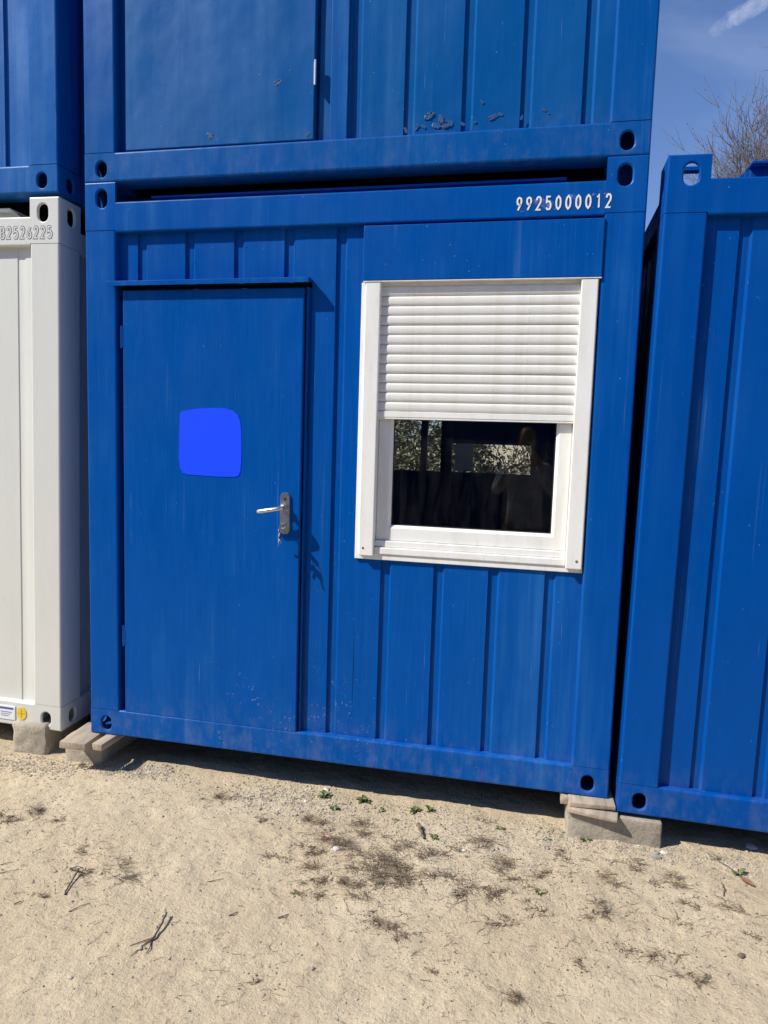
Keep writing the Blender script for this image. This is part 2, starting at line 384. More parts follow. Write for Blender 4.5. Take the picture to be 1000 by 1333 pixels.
# ------------------------------------------------------------------ lettering: strokes swept as flat ribbons
DIG = {
 '0': [[(.5, 1), (.12, .84), (.0, .6), (.0, .4), (.12, .16), (.5, 0), (.88, .16), (1, .4), (1, .6), (.88, .84), (.5, 1)]],
 'B': [[(0, 0), (0, 1), (.65, 1), (.95, .86), (.95, .66), (.65, .53), (.1, .53)], [(.65, .53), (1, .38), (1, .16), (.68, 0), (0, 0)]],
 '1': [[(.18, .80), (.62, 1), (.62, 0)]],
 '2': [[(.02, .74), (.08, .90), (.3, 1), (.68, 1), (.92, .88), (.98, .72), (.88, .55), (0, 0), (1, 0)]],
 '3': [[(.02, .86), (.25, 1), (.75, 1), (.97, .84), (.97, .66), (.75, .53), (.45, .53)], [(.75, .53), (1, .38), (1, .16), (.75, 0), (.25, 0), (0, .14)]],
 '5': [[(.95, 1), (.08, 1), (.04, .56), (.35, .63), (.72, .61), (.98, .44), (1, .22), (.78, .02), (.3, 0), (0, .14)]],
 '6': [[(.78, 1), (.18, .52), (.0, .30), (.12, .08), (.5, 0), (.88, .08), (1, .30), (.86, .50), (.5, .57), (.2, .50)]],
 '9': [[(.22, 0), (.82, .48), (1, .70), (.88, .92), (.5, 1), (.12, .92), (0, .70), (.14, .50), (.5, .43), (.8, .50)]],
}
def digits(name, text, x, z, h, wd, pitch, y, stroke, mat, parent, dep=.0003, slant=0.0):
    bm = bmesh.new()
    for k, ch in enumerate(text):
        for path in DIG[ch]:
            pts = [Vector((x + k * pitch + u * wd, z + v * h)) for u, v in path]
            closed = (pts[0] - pts[-1]).length < 1e-6
            if closed: pts = pts[:-1]
            n = len(pts); Lh, Rh = [], []
            for i in range(n):
                a = pts[(i - 1) % n] if closed or i else pts[0]; b = pts[(i + 1) % n] if closed or i < n - 1 else pts[-1]
                d1 = (pts[i] - a); d2 = (b - pts[i])
                d1 = d1.normalized() if d1.length > 1e-9 else d2.normalized(); d2 = d2.normalized() if d2.length > 1e-9 else d1
                t = (d1 + d2).normalized(); nn = Vector((-t.y, t.x)); k_ = stroke / 2 / max(.55, nn.dot(Vector((-d1.y, d1.x))))
                Lh.append(pts[i] + nn * k_); Rh.append(pts[i] - nn * k_)
            va = [bm.verts.new((q.x, y, q.y)) for q in Lh]; vb = [bm.verts.new((q.x, y, q.y)) for q in Rh]
            for i in range(n if closed else n - 1):
                j = (i + 1) % n; bm.faces.new((vb[i], vb[j], va[j], va[i]))
    ret = bmesh.ops.extrude_face_region(bm, geom=bm.faces[:])
    for v in [g for g in ret['geom'] if isinstance(g, bmesh.types.BMVert)]: v.co.y += dep
    bmesh.ops.recalc_face_normals(bm, faces=bm.faces[:])
    return from_bm(name, bm, mat, parent, 0)

# ------------------------------------------------------------------ ground
def gz(x, y):
    n = noise.noise
    near = 1.0 if -4 < x < 7 and -5 < y < 3 else .6
    h = .010 * n((x * 1.3, y * 1.3, 0)) + .007 * n((x * 3.7, y * 3.7, 4)) + .0055 * n((x * 10, y * 10, 8)) + .0034 * n((x * 27, y * 27, 2)) + .0016 * n((x * 55, y * 55, 6)) - .006 * max(0, n((x * 5.2 + 9, y * 4.1, 1)) - .25)
    return near * h - .004
def axis(lo, hi, step, far):
    a = [lo]
    while a[-1] < hi: a.append(a[-1] + step)
    d = step
    while a[-1] < far: d *= 1.28; a.append(a[-1] + d)
    d = step; b = [lo]
    while b[-1] > -far: d *= 1.28; b.append(b[-1] - d)
    return b[:0:-1] + a
gx, gy = axis(-1.0, 3.6, .011, 900), axis(-1.6, .5, .011, 900)
verts = [(x, y, gz(x, y)) for y in gy for x in gx]; nx = len(gx)
faces = [(j * nx + i, j * nx + i + 1, (j + 1) * nx + i + 1, (j + 1) * nx + i) for j in range(len(gy) - 1) for i in range(nx - 1)]
me = bpy.data.meshes.new('ground'); me.from_pydata(verts, [], faces); finish(me, 60)
g = NG('sand')
n1 = g.ramp(g.noise(1.6, 6, .62), .35, .68); n2 = g.ramp(g.noise(9, 6, .65), .35, .7); n3 = g.noise(90, 4, .7); n4 = g.ramp(g.noise(420, 3, .7), .35, .7)
c = g.mix(n1, (.575, .465, .302), (.65, .545, .372)); c = g.mix(g.math('MULTIPLY', n2, .35), c, (.45, .365, .255))
c = g.mix(g.math('MULTIPLY', g.ramp(n3, .5, .75), .35), c, (.64, .56, .44)); c = g.mix(g.math('MULTIPLY', n4, .5), c, (.33, .26, .175))
c = g.mix(g.math('MULTIPLY', g.ramp(g.noise(2.6, 7, .7, (1, 1.5, 1), (2, 7, 0)), .54, .72), .32), c, (.32, .25, .175))
c = g.mix(g.math('MULTIPLY', g.ramp(g.noise(55, 4, .7), .54, .70), .62), c, (.29, .225, .155))
dk = g.ramp(g.voro(150).outputs['Distance'], .16, .08); dsel = g.ramp(g.noise(30, 3, .6), .56, .66)
c = g.mix(g.math('MULTIPLY', g.math('MULTIPLY', dk, dsel), .7), c, (.10, .08, .06))
g.set('Base Color', c); g.set('Roughness', .95); g.set('Specular IOR Level', .15)
b1 = g.bump(g.noise(24, 6, .7), .7, .014); b2 = g.bump(n3, .8, .007, b1); g.link(g.bump(g.noise(420, 3, .7), .7, .0020, b2), g.b.inputs['Normal'])
M['sand'] = g.m
go = link_mesh('ground', me, M['sand']); tag(go, kind='structure')

# ------------------------------------------------------------------ the office container with door and window
GR = [.272 + .2353 * k for k in range(9)]
office = container('office_container', (0, 0, Z0), (0, 0, 0), M['main'],
    'blue office container with a closed door, steel handle and half-shuttered white window', GR,
    sheets=[(PW, 1.085, 2.143, 2.372), (1.085, 1.312, CB - .002, 2.372), (1.312, W - PW, CB - .002, .962)])
# door: recess behind, frame strip, leaf
box('door_frame', M['gap'], office, PW, 1.088, .0505, .07, CB - .002, 2.125)
box('door_frame', M['main'], office, 1.0635, 1.0735, .0145, .0500, CB, 2.12, bev=.003); box('door_frame', M['main'], office, 1.074, 1.088, .0335, .0500, CB, 2.12)
door = box('door', M['main'], office, .188, 1.057, .001, .049, CB - .004, 2.114, bev=.005, seg=3)
# rain ledge: a folded strip with a front lip
bm = bmesh.new()
lp = [(-.031, 2.128), (-.031, 2.147), (-.0295, 2.149), (.0, 2.1535), (.0, 2.151), (-.0275, 2.1455), (-.0275, 2.128)]
va = [bm.verts.new((.128, y, z)) for y, z in lp]; vb = [bm.verts.new((1.086, y, z + .002)) for y, z in lp]
for i in range(len(lp)): j = (i + 1) % len(lp); bm.faces.new((va[i], va[j], vb[j], vb[i]))
bm.faces.new(va[::-1]); bm.faces.new(vb)
bbox(bm, PW + .002, 1.0855, -.002, .0295, 2.1475, 2.152)
bmesh.ops.recalc_face_normals(bm, faces=bm.faces[:]); from_bm('rain_ledge', bm, M['main'], office, 20)
for z in (.45, 1.855):
    bm = bmesh.new(); tube(bm, [(.1815, .003, z), (.1815, .003, z + .10)], .0052, 10); bbox(bm, .1815, .190, .0, .008, z + .004, z + .096); from_bm('hinge', bm, M['main'], door, 40)
# handle set
bm = bmesh.new(); pz = 1.133; ol = [(.978 + x, pz + z) for x, z in stadium(.0225, .094)]
prism(bm, ol, -.008, .002); bmesh.ops.recalc_face_normals(bm, faces=bm.faces[:])
bmesh.ops.bevel(bm, geom=[e for e in bm.edges if e.verts[0].co.y < -.007 and e.verts[1].co.y < -.007], offset=.002, segments=2, affect='EDGES')
from_bm('handle_plate', bm, M['steel'], door, 40)
bm = bmesh.new(); tube(bm, [(.978, -.0105, pz + .064), (.978, -.0075, pz + .064)], .006, 10); from_bm('screw', bm, M['dark'], door, 40)
bm = bmesh.new(); hz = pz + .026
tube(bm, [(.978, -.006, hz), (.978, -.024, hz)], [.017, .0165], 20)
tube(bm, [(.978, -.02, hz), (.978, -.045, hz), (.975, -.053, hz - .0005), (.966, -.0575, hz - .002), (.94, -.059, hz - .007), (.90, -.058, hz - .0145), (.872, -.057, hz - .0195), (.869, -.0568, hz - .020)], [.0095, .0095, .0097, .0097, .0098, .0102, .0104, .008], 14)
from_bm('handle_lever', bm, M['steel'], door, 50)
bm = bmesh.new(); cz = pz - .057
tube(bm, [(.974, -.006, cz), (.974, -.022, cz), (.974, -.024, cz)], [.0135, .0130, .0105], 18); bbox(bm, .9685, .9795, -.016, -.006, cz - .033, cz); from_bm('lock_cylinder', bm, M['steel'], door, 40)
# keys hanging in the lock
keys = empty('key_bunch', (.974, -.024, Z0 + cz)); tag(keys, 'small bunch of metal keys hanging from the lock of the blue door', 'keys')
bm = bmesh.new(); bbox(bm, -.001, .001, -.018, .006, -.004, .004)
prism(bm, [(x * .0 + a[0], a[1]) for a in [(-.001, -.012), (.001, -.012), (.001, .012), (-.001, .012)] for x in (0,)], -.038, -.016); from_bm('key', bm, M['steel'], keys, 30)
bm = bmesh.new(); tube(bm, [(0, -.034 + .013 * math.sin(a), -.018 + .013 * math.cos(a)) for a in [2 * math.pi * k / 20 for k in range(21)]], .0009, 6, False); from_bm('key_ring', bm, M['steel'], keys, 60)
for dx, an in ((.003, -.35), (-.003, .15), (.0, .55)):
    bm = bmesh.new(); rt = Matrix.Translation((dx, -.034, -.030)) @ Matrix.Rotation(an, 4, 'X')
    for y0, y1, z0, z1 in ((-.011, .011, -.024, .002), (-.004, .004, -.055, -.023)): bbox(bm, -.001, .001, y0, y1, z0, z1, bev=.0008, rot=rt)
    from_bm('key', bm, M['steel'], keys, 30)
for ch in door.children:
    if ch.name.split('.')[0] in ('handle_plate', 'screw', 'handle_lever', 'lock_cylinder'): ch.location.x = .011
keys.location.x += .011
# bright blue redaction mark, built as a panel over a presumed door sign
g = NG('bright_blue_redaction'); g.set('Base Color', (.004, .062, 1.0)); g.set('Roughness', .75); g.set('Specular IOR Level', .2); M['redaction'] = g.m
bm = bmesh.new()
ol = [(.462, 1.560), (.470, 1.571), (.50, 1.577), (.56, 1.586), (.62, 1.590), (.685, 1.589), (.72, 1.580), (.745, 1.560), (.757, 1.53), (.762, 1.49), (.764, 1.42), (.763, 1.35), (.760, 1.31), (.752, 1.291), (.735, 1.284), (.66, 1.281), (.57, 1.283), (.50, 1.285), (.477, 1.292), (.463, 1.312), (.458, 1.36), (.459, 1.45), (.461, 1.52)]
prism(bm, [(x + .013, z + .002) for x, z in ol][::-1], -.0008, .002); bmesh.ops.recalc_face_normals(bm, faces=bm.faces[:])
st = from_bm('redaction_mark', bm, M['redaction'], door, 0); st['label'] = 'plain bright blue rounded square redaction mark'
# container number, white digits over darker smudged film
M['digit'] = plain('white_digit_film', (.78, .78, .76), .5, var=.15, scale=40)
M['digit_edge'] = plain('digit_shadow_film', (.03, .04, .06), .6)
g = NG('old_film_residue'); f = g.ramp(g.noise(70, 6, .7), .5, .68); g.set('Base Color', g.mix(f, BLUE, (.26, .36, .56))); g.set('Roughness', .6); M['residue'] = g.m
num = digits('container_number', '9925000012', 1.9445, 2.4005, .0485, .0165, .0380, -.0016, .0066, M['digit'], office)
digits('number_edge', '9925000012', 1.9460, 2.3995, .0485, .0165, .0380, -.0010, .0088, M['digit_edge'], num)
rr = random.Random(3)
for k_, (cx, cz_, rx_, rz_) in enumerate(((2.035, 2.43, .03, .018), (2.06, 2.42, .03, .02), (2.155, 2.445, .022, .014), (2.18, 2.43, .012, .02), (2.10, 2.40, .016, .006), (2.24, 2.45, .012, .007), (2.29, 2.452, .016, .006), (1.965, 2.396, .012, .005), (2.02, 2.398, .01, .006), (2.236, 2.40, .006, .004))):
    bm = bmesh.new()
    pts = [(cx + rx_ * math.cos(a) * rr.uniform(.55, 1.1), cz_ + rz_ * math.sin(a) * rr.uniform(.55, 1.1)) for a in [2 * math.pi * k / 14 for k in range(14)]]
    bm.faces.new([bm.verts.new((x, -.0006 - .00005 * k_, z)) for x, z in pts]); from_bm('film_residue', bm, M['residue'], num, 0)

# fascia over the window
bm = bmesh.new(); bbox(bm, 1.317, 2.2865, -.008, .05, 2.135, 2.3605, bev=.004, seg=2)
fas = from_bm('shutter_box', bm, M['main'], office, 12)
box('flashing_edge', M['pvc'], fas, 1.32, 2.2855, -.0085, .02, 2.1315, 2.1345)
# window
win = empty('window', (0, 0, 0)); win.parent = office; WO = .014
X0, X1, ZB = 1.308, 2.280, .948
bm = bmesh.new()
for a in ((X0, X0 + .03, .018, .07, ZB, 2.1335), (X1 - .03, X1, .018, .07, ZB, 2.1335), (X0 + .03, X1 - .03, .0185, .07, ZB, ZB + .025)): bbox(bm, *a, bev=.002)
from_bm('outer_frame', bm, M['pvc'], win)
for a, b in ((1.331, 1.396), (2.2105, 2.2755)):
    gd = box('guide_rail', M['pvc'], win, a, b, -.006, .055, .966, 2.131, bev=.004, seg=2)
    bm = bmesh.new(); sx = a + .02 if a < 2 else b - .022; tube(bm, [(sx, -.0075, 1.0), (sx, -.0055, 1.0)], .0045 if a < 2 else .0055, 10); from_bm('screw_hole', bm, M['dark'] if a < 2 else M['steel'], win, 40)
# sill profile in two steps
bm = bmesh.new(); bbox(bm, 1.3965, 2.210, .012, .069, .9735, 1.004, bev=.004); bbox(bm, 1.3965, 2.210, .024, .069, 1.0045, 1.033, bev=.003); from_bm('window_sill', bm, M['pvc'], win)
# sash with mitred corners
bm = bmesh.new()
oa, ob, ia, ib = (1.3965, 1.0335), (2.210, 2.128), (1.461, 1.101), (2.147, 2.07)
def ring(a, b, y): return [bm.verts.new(p) for p in ((a[0], y, a[1]), (b[0], y, a[1]), (b[0], y, b[1]), (a[0], y, b[1]))]
R1 = ring(oa, ob, .069); R2 = ring(oa, ob, .0405); R3 = ring((oa[0] + .004, oa[1] + .004), (ob[0] - .004, ob[1] - .004), .0365); R4 = ring((ia[0] - .012, ia[1] - .012), (ib[0] + .012, ib[1] + .012), .0365); R5 = ring(ia, ib, .045); R6 = ring(ia, ib, .069)
for p, q in ((R1, R2), (R2, R3), (R3, R4), (R4, R5), (R5, R6)):
    for k in range(4): bm.faces.new((p[k], p[(k + 1) % 4], q[(k + 1) % 4], q[k]))
bmesh.ops.recalc_face_normals(bm, faces=bm.faces[:]); from_bm('sash', bm, M['pvc'], win, 15)
bm = bmesh.new()
for a in ((ia[0], ib[0], .054, .058, ia[1], ia[1] + .005), (ia[0], ia[0] + .005, .054, .058, ia[1] + .005, ib[1]), (ib[0] - .005, ib[0], .054, .058, ia[1] + .005, ib[1])): bbox(bm, *a)
from_bm('glass_seal', bm, M['black'], win, 0)
bm = bmesh.new(); bm.faces.new([bm.verts.new(p) for p in ((ia[0] - .01, .056, ia[1] - .01), (ib[0] + .01, .056, ia[1] - .01), (ib[0] + .01, .056, ib[1] + .01), (ia[0] - .01, .056, ib[1] + .01))])
from_bm('glass_pane', bm, M['glass'], win, 0)
# roller shutter: each slat a curved profile
shut = empty('roller_shutter', (0, 0, 0)); shut.parent = office
SH = .0402; zt = 2.131; slat_me = None
bm = bmesh.new(); pr = [(.0065, 0), (.0030, .0022), (.0010, .008), (.0, .017), (.0002, .028), (.0014, .0345), (.0038, .0372), (.0078, .038), (.0078, SH + .001)]
a = [bm.verts.new((1.390, y, z)) for y, z in pr]; b = [bm.verts.new((2.216, y, z)) for y, z in pr]
for k in range(len(pr) - 1): bm.faces.new((a[k], b[k], b[k + 1], a[k + 1]))
slat_me = bpy.data.meshes.new('slat'); bm.to_mesh(slat_me); bm.free(); finish(slat_me, 50); slat_me.materials.append(M['slat'])
rs = random.Random(5)
for k in range(14):
    z = 2.118 - SH * (k + 1)
    if z < 1.575: break
    o = bpy.data.objects.new('slat', slat_me); col.objects.link(o); o.parent = shut
    o.location = (0, .014 + rs.uniform(-.0008, .0008), z); o.rotation_euler = (0, rs.uniform(-.0006, .0006), 0); zlast = z
bm = bmesh.new(); bbox(bm, 1.390, 2.2155, .013, .026, zlast - .026, zlast - .001, bev=.002); bbox(bm, 1.390, 2.2155, .0145, .0245, zlast - .034, zlast - .0265, bev=.002); from_bm('bottom_bar', bm, M['pvc'], shut)
box('slat_slot', M['pvc'], shut, 1.390, 2.216, .022, .04, 2.112, 2.133)

# interior: lining, far wall with two windows
lin = empty('interior_lining', (0, 0, 0)); lin.parent = office
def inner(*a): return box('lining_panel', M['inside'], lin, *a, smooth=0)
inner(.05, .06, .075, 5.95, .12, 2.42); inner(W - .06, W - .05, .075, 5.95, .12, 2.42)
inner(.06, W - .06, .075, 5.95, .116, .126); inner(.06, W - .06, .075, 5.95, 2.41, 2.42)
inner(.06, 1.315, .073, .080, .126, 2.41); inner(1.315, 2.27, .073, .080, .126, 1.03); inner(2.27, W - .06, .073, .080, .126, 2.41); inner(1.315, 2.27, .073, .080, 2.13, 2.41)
bm = bmesh.new()
def fw_(x0, x1, z0, z1): bbox(bm, x0, x1, 5.96, 6.03, z0, z1)
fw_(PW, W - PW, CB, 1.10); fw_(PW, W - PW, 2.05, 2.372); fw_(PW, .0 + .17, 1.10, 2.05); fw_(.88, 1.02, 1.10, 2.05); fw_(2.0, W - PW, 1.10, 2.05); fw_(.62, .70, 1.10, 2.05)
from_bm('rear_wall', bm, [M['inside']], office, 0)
for x0, x1 in ((.17, .62), (.70, .88), (1.02, 2.0)):
    bm = bmesh.new(); bm.faces.new([bm.verts.new(p) for p in ((x0, 6.0, 1.10), (x1, 6.0, 1.10), (x1, 6.0, 2.05), (x0, 6.0, 2.05))]); from_bm('rear_pane', bm, M['glass2'], office, 0)
M['blind'] = plain('rear_shutter_slats', (.10, .10, .11), .7)
box('rear_shutter', M['blind'], office, 1.02, 2.0, 5.975, 5.99, 1.46, 2.05)
g = NG('thin_paper'); tl = g.n.new('ShaderNodeBsdfTranslucent'); tl.inputs['Color'].default_value = (.5, .52, .56, 1); ms = g.n.new('ShaderNodeMixShader'); ms.inputs[0].default_value = .5
g.set('Base Color', (.5, .52, .56)); g.link(g.b.outputs[0], ms.inputs[1]); g.link(tl.outputs[0], ms.inputs[2]); g.link(ms.outputs[0], g.out.inputs['Surface']); M['paper'] = g.m
box('paper_notice', M['paper'], office, 1.06, 1.29, 5.985, 5.988, 1.115, 1.455)

# ------------------------------------------------------------------ container stacked on top
ug = [1.259 + .2395 * k for k in range(5)]; ug[1] = 1.487; ug[2] = 1.7255; ug[3] = 1.960; ug[4] = 2.1975
upper = container('office_container', (0, 0, Z0 + H), (0, 0, 0), M['upper'], 'faded blue container with flaking paint stacked on top of the container with the door', ug, M['upper_panel'],
    sheets=[(1.10, W - PW, CB - .002, 2.372), (PW, 1.10, 2.118, 2.372)])
box('door_frame', M['upper'], upper, PW, 1.12, .0505, .07, CB - .002, 2.125)
ud = box('door', M['upper_panel'], upper, .205, 1.084, .006, .050, CB + .004, 2.115, bev=.004)
bm = bmesh.new(); tube(bm, [(1.089, -.001, .345), (1.089, -.001, .445)], .0048, 10); bbox(bm, 1.081, 1.089, .0, .007, .35, .44); from_bm('hinge', bm, M['steel'], ud, 40)
box('door_jamb', M['upper'], upper, 1.150, 1.225, .018, .050, CB, 2.372, bev=.003)

# peeling flakes of paint: thin curled chips with a torn outline
M['flake'] = blue_paint('peeling_paint', (.05, .14, .36), (.20, .3, .5), 21., .6, rough=.5)
M['bare'] = plain('old_undercoat', (.004, .064, .215), .65, var=.5, scale=60)
def chip(parent, x, z, r, y, seed, asp=1.0, curl=True):
    r *= .78; q = random.Random(seed); n = 17; pts = []
    ph = q.uniform(0, 6)
    for k in range(n):
        a = 2 * math.pi * k / n; rad = r * (.72 + .28 * math.sin(2 * a + ph) * q.uniform(.4, 1.2)) * q.uniform(.78, 1.15)
        pts.append((x + rad * asp * math.cos(a), z + rad * math.sin(a)))
    bm = bmesh.new(); bm.faces.new([bm.verts.new((a, y - .0006, b)) for a, b in pts]); bmesh.ops.recalc_face_normals(bm, faces=bm.faces[:])
    o = from_bm('paint_scar', bm, M['bare'], parent, 0)
    if curl:
        bm = bmesh.new()
        for k in range(n):
            if q.random() < .45: continue
            p, p2 = Vector(pts[k]), Vector(pts[(k + 1) % n]); c_ = Vector((x, z)); s = q.uniform(.12, .4); lift = r * q.uniform(.04, .16)
            a = p.lerp(c_, s); b = p2.lerp(c_, s * q.uniform(.5, 1.2))
            v = [bm.verts.new(t) for t in ((p.x, y - .0004, p.y), (p2.x, y - .0004, p2.y), (b.x, y - lift, b.y), (a.x, y - lift, a.y))]; bm.faces.new(v)
        if bm.faces: from_bm('paint_flake', bm, M['flake'], parent, 0)
        else: bm.free()
for i, (x, z, r, asp) in enumerate([(.918, .37, .026, 1.0), (.612, .175, .024, 1.35), (.978, .415, .008, 1), (1.06, .155, .016, 1.3), (.38, .40, .006, 1), (.80, .19, .007, 1), (1.066, .36, .01, .7)]): chip(ud, x, z, r, .0058, 100 + i, asp)
for i, (x, z, r, asp) in enumerate([(1.52, .165, .022, .8), (1.57, .205, .03, 1.2), (1.62, .19, .026, 1.0), (1.645, .165, .03, 1.2), (1.60, .165, .022, 1.4), (1.785, .245, .014, .7), (1.83, .185, .02, 1.6), (1.86, .195, .014, 1.2), (1.76, .17, .012, .9), (2.03, .20, .012, 1.6), (2.05, .185, .006, 1.3), (1.55, .165, .012, 1.5)]): chip(upper, x, z, r, .0285, 200 + i, asp)
for i, (x, z, r, asp) in enumerate([(1.475, .155, .018, .8), (1.71, .165, .016, .8), (1.945, .175, .014, .8)]): chip(upper, x, z, r, .0265, 300 + i, asp)

# ------------------------------------------------------------------ neighbours
right = container('storage_container', (2.468, -.051, Z0 - .024), (0, R_(.66), 0), M['right'], 'glossy deep blue container with nothing stacked on it, right beside the door container', [.30 + .2353 * k for k in range(9)], zr=2.566)
whitec = container('storage_container', (-.1945 - W, .038, Z0 - .006), (0, R_(.75), 0), M['white'], 'off-white container standing on a rough block next to the door container', [W - .225 - .2353 * k for k in range(9)], depth=.0035, zr=2.55)
leftup = container('storage_container', (-.176 - W + .006, .045, Z0 + 2.591 - .002 - .004), (0, R_(.25), 0), M['leftup'], 'pale-streaked blue container stacked on top of the off-white container', [W - .28 - .2353 * k for k in range(9)])
M['grey_digit'] = plain('grey_outline_print', (.13, .135, .14), .6); M['white_film'] = plain('white_digit_fill', (.615, .62, .57), .5)
wn = digits('container_number', '9382526225', W - .413 + .004, 2.400, .044, .0185, .0335, -.0008, .0098, M['grey_digit'], whitec) if False else None
txt = 'B2526225'; px0 = W - .041 - .0366 * (len(txt) - 1) - .0165
wn = digits('container_number', txt, px0, 2.405, .050, .0175, .0366, -.0006, .0128, M['grey_digit'], whitec)
digits('digit_fill', txt, px0, 2.405, .050, .0175, .0366, -.0011, .0060, M['white_film'], wn)
# maker's plate and yellow mark on the white container's lower rail
pl = box('maker_plate', plain('plate_white', (.72, .74, .76), .4), whitec, W - .395, W - .262, -.004, .002, .028, .100, bev=.001)
M['print_blue'] = plain('plate_print', (.06, .08, .30), .6)
for x0, x1, z0, z1 in ((W - .365, W - .272, .082, .092), (W - .345, W - .28, .066, .069), (W - .345, W - .29, .056, .0585), (W - .345, W - .30, .046, .0485), (W - .388, W - .386, .050, .075), (W - .378, W - .376, .050, .075)): box('plate_print', M['print_blue'], pl, x0, x1, -.0048, -.0035, z0, z1)
bm = bmesh.new(); oc = [(W - .225 + .027 * math.cos(a), .068 + .033 * math.sin(a)) for a in [2 * math.pi * k / 12 for k in range(12)]]
prism(bm, oc, -.003, .002); bmesh.ops.recalc_face_normals(bm, faces=bm.faces[:]); ym = from_bm('yellow_mark', bm, plain('yellow_film', (.78, .56, .03), .5, var=.2), whitec, 0)
bm = bmesh.new(); bbox(bm, W - .2265, W - .2235, -.0038, -.0025, .048, .088); bbox(bm, W - .245, W - .205, -.0037, -.0026, .0665, .0695); from_bm('mark_print', bm, plain('mark_print', (.35, .27, .05), .6), ym, 0)
exec_marker = None

# ------------------------------------------------------------------ blocks and timber
g = NG('concrete'); c = g.mix(g.ramp(g.noise(5, 6, .6), .35, .7), (.43, .38, .30), (.32, .28, .215)); c = g.mix(g.math('MULTIPLY', g.ramp(g.noise(3, 5, .6, (1, 1, 1), (3, 1, 0)), .52, .66), .5), c, (.24, .23, .14))
c = g.mix(g.math('MULTIPLY', g.ramp(g.noise(90, 5, .7), .45, .7), .55), c, (.16, .14, .11))
rust = g.math('MULTIPLY', g.ramp(g.noise(9, 3, .5, (2, 1, .5), (1.4, 0, 0)), .64, .72), .6); c = g.mix(rust, c, (.30, .16, .05))
g.set('Base Color', c); g.set('Roughness', .95); g.link(g.bump(g.noise(160, 5, .7), .6, .004, g.bump(g.noise(28, 5, .65), .6, .01)), g.b.inputs['Normal']); M['conc'] = g.m
def rough_block(name, x0, x1, y0, y1, h, label, seed, bev=.012, amp=.004, rz=0):
    bm = bmesh.new(); bbox(bm, -(x1 - x0) / 2, (x1 - x0) / 2, -(y1 - y0) / 2, (y1 - y0) / 2, -.03, h, bev=bev, seg=2)
    bmesh.ops.subdivide_edges(bm, edges=[e for e in bm.edges if e.calc_length() > .05], cuts=7, use_grid_fill=True)
    for v in bm.verts:
        d = Vector((noise.noise(v.co * 22 + Vector((seed, 0, 0))), noise.noise(v.co * 22 + Vector((0, seed, 7))), .5 * noise.noise(v.co * 22 + Vector((3, 0, seed)))))
        if v.co.z > h - .001: d.z = min(d.z, 0)
        v.co += d * amp
    o = from_bm(name, bm, M['conc'], None, 50); o.location = ((x0 + x1) / 2, (y0 + y1) / 2, 0); o.rotation_euler.z = rz
    return tag(o, label, 'concrete block', 'blocks carrying the containers')
rough_block('concrete_block', -.462, -.262, .012, .36, Z0 - .004, 'rough sandy concrete block carrying the off-white container corner', 1, .022, .010)
rough_block('concrete_block', -.142, .066, -.012, .40, Z0 - .036, 'concrete block with two boards on it under the door side corner', 2, .014, .007)
rough_block('concrete_block', 2.272, 2.648, -.060, .20, Z0 - .042, 'long grey concrete block with rust streak between the two blue containers', 5, .007, .003)
for i, (x, lb) in enumerate(((-2.5, 'off-white container far corner'), (4.85, 'glossy deep blue container outer corner'))):
    rough_block('concrete_block', x - .12, x + .12, .0, .4, Z0 - .03, 'concrete block under the ' + lb, 8 + i)
for i, (x, lb) in enumerate(((-2.4, 'outer rear corner of the off-white container'), (-.36, 'inner rear corner of the off-white container'), (.1, 'rear corner of the office container behind its door'), (2.3, 'rear corner of the office container behind its window'), (2.6, 'inner rear corner of the glossy deep blue container'), (4.75, 'outer rear corner of the glossy deep blue container'))): rough_block('concrete_block', x - .11, x + .11, 5.7, 6.1, Z0 - .02, 'concrete block under the ' + lb, 12 + i)
g = NG('weathered_timber'); gr_ = g.noise(1.0, 5, .6, (60, 5, 60)); c = g.mix(g.ramp(gr_, .35, .7), (.42, .34, .25), (.26, .21, .16)); c = g.mix(g.math('MULTIPLY', g.ramp(g.noise(14, 5, .6), .5, .7), .4), c, (.30, .28, .25))
g.set('Base Color', c); g.set('Roughness', .85); g.link(g.bump(gr_, .4, .003), g.b.inputs['Normal']); M['wood'] = g.m
def plank(loc, size, rot, label, seed):
    bm = bmesh.new(); sx, sy, sz = [s / 2 for s in size]; bbox(bm, -sx, sx, -sy, sy, -sz, sz, bev=.0025)
    for v in bm.verts: v.co += Vector([.0025 * noise.noise(v.co * 40 + Vector((seed * 3 + k, 0, 0))) for k in range(3)])
    o = from_bm('timber_board', bm, M['wood'], None, 40); o.location = loc; o.rotation_euler = rot
    return tag(o, label, 'board', 'timber packing boards')
zb = Z0 - .036
plank((-.022, .055, zb + .0165), (.135, .36, .033), (0, 0, R_(3)), 'wide grey board lying on the block below the door hinge side', 1)
plank((.112, .075, zb + .0165), (.052, .36, .033), (0, 0, R_(-2)), 'narrow grey board beside the wide one on the same block', 2)
zc = Z0 - .042
plank((2.380, .0, zc + .0125), (.20, .18, .016), (R_(4), R_(2.2), R_(-8)), 'pale board sticking out of the packing on the rust-streaked block', 3)
plank((2.368, .035, zc + .0325), (.185, .19, .019), (R_(1), R_(-.8), R_(3)), 'brown upper board of the packing on the rust-streaked block', 4)
plank((2.262, .06, zc + .020), (.035, .15, .032), (0, 0, R_(1)), 'short stub of timber at the end of the rust-streaked block', 5)

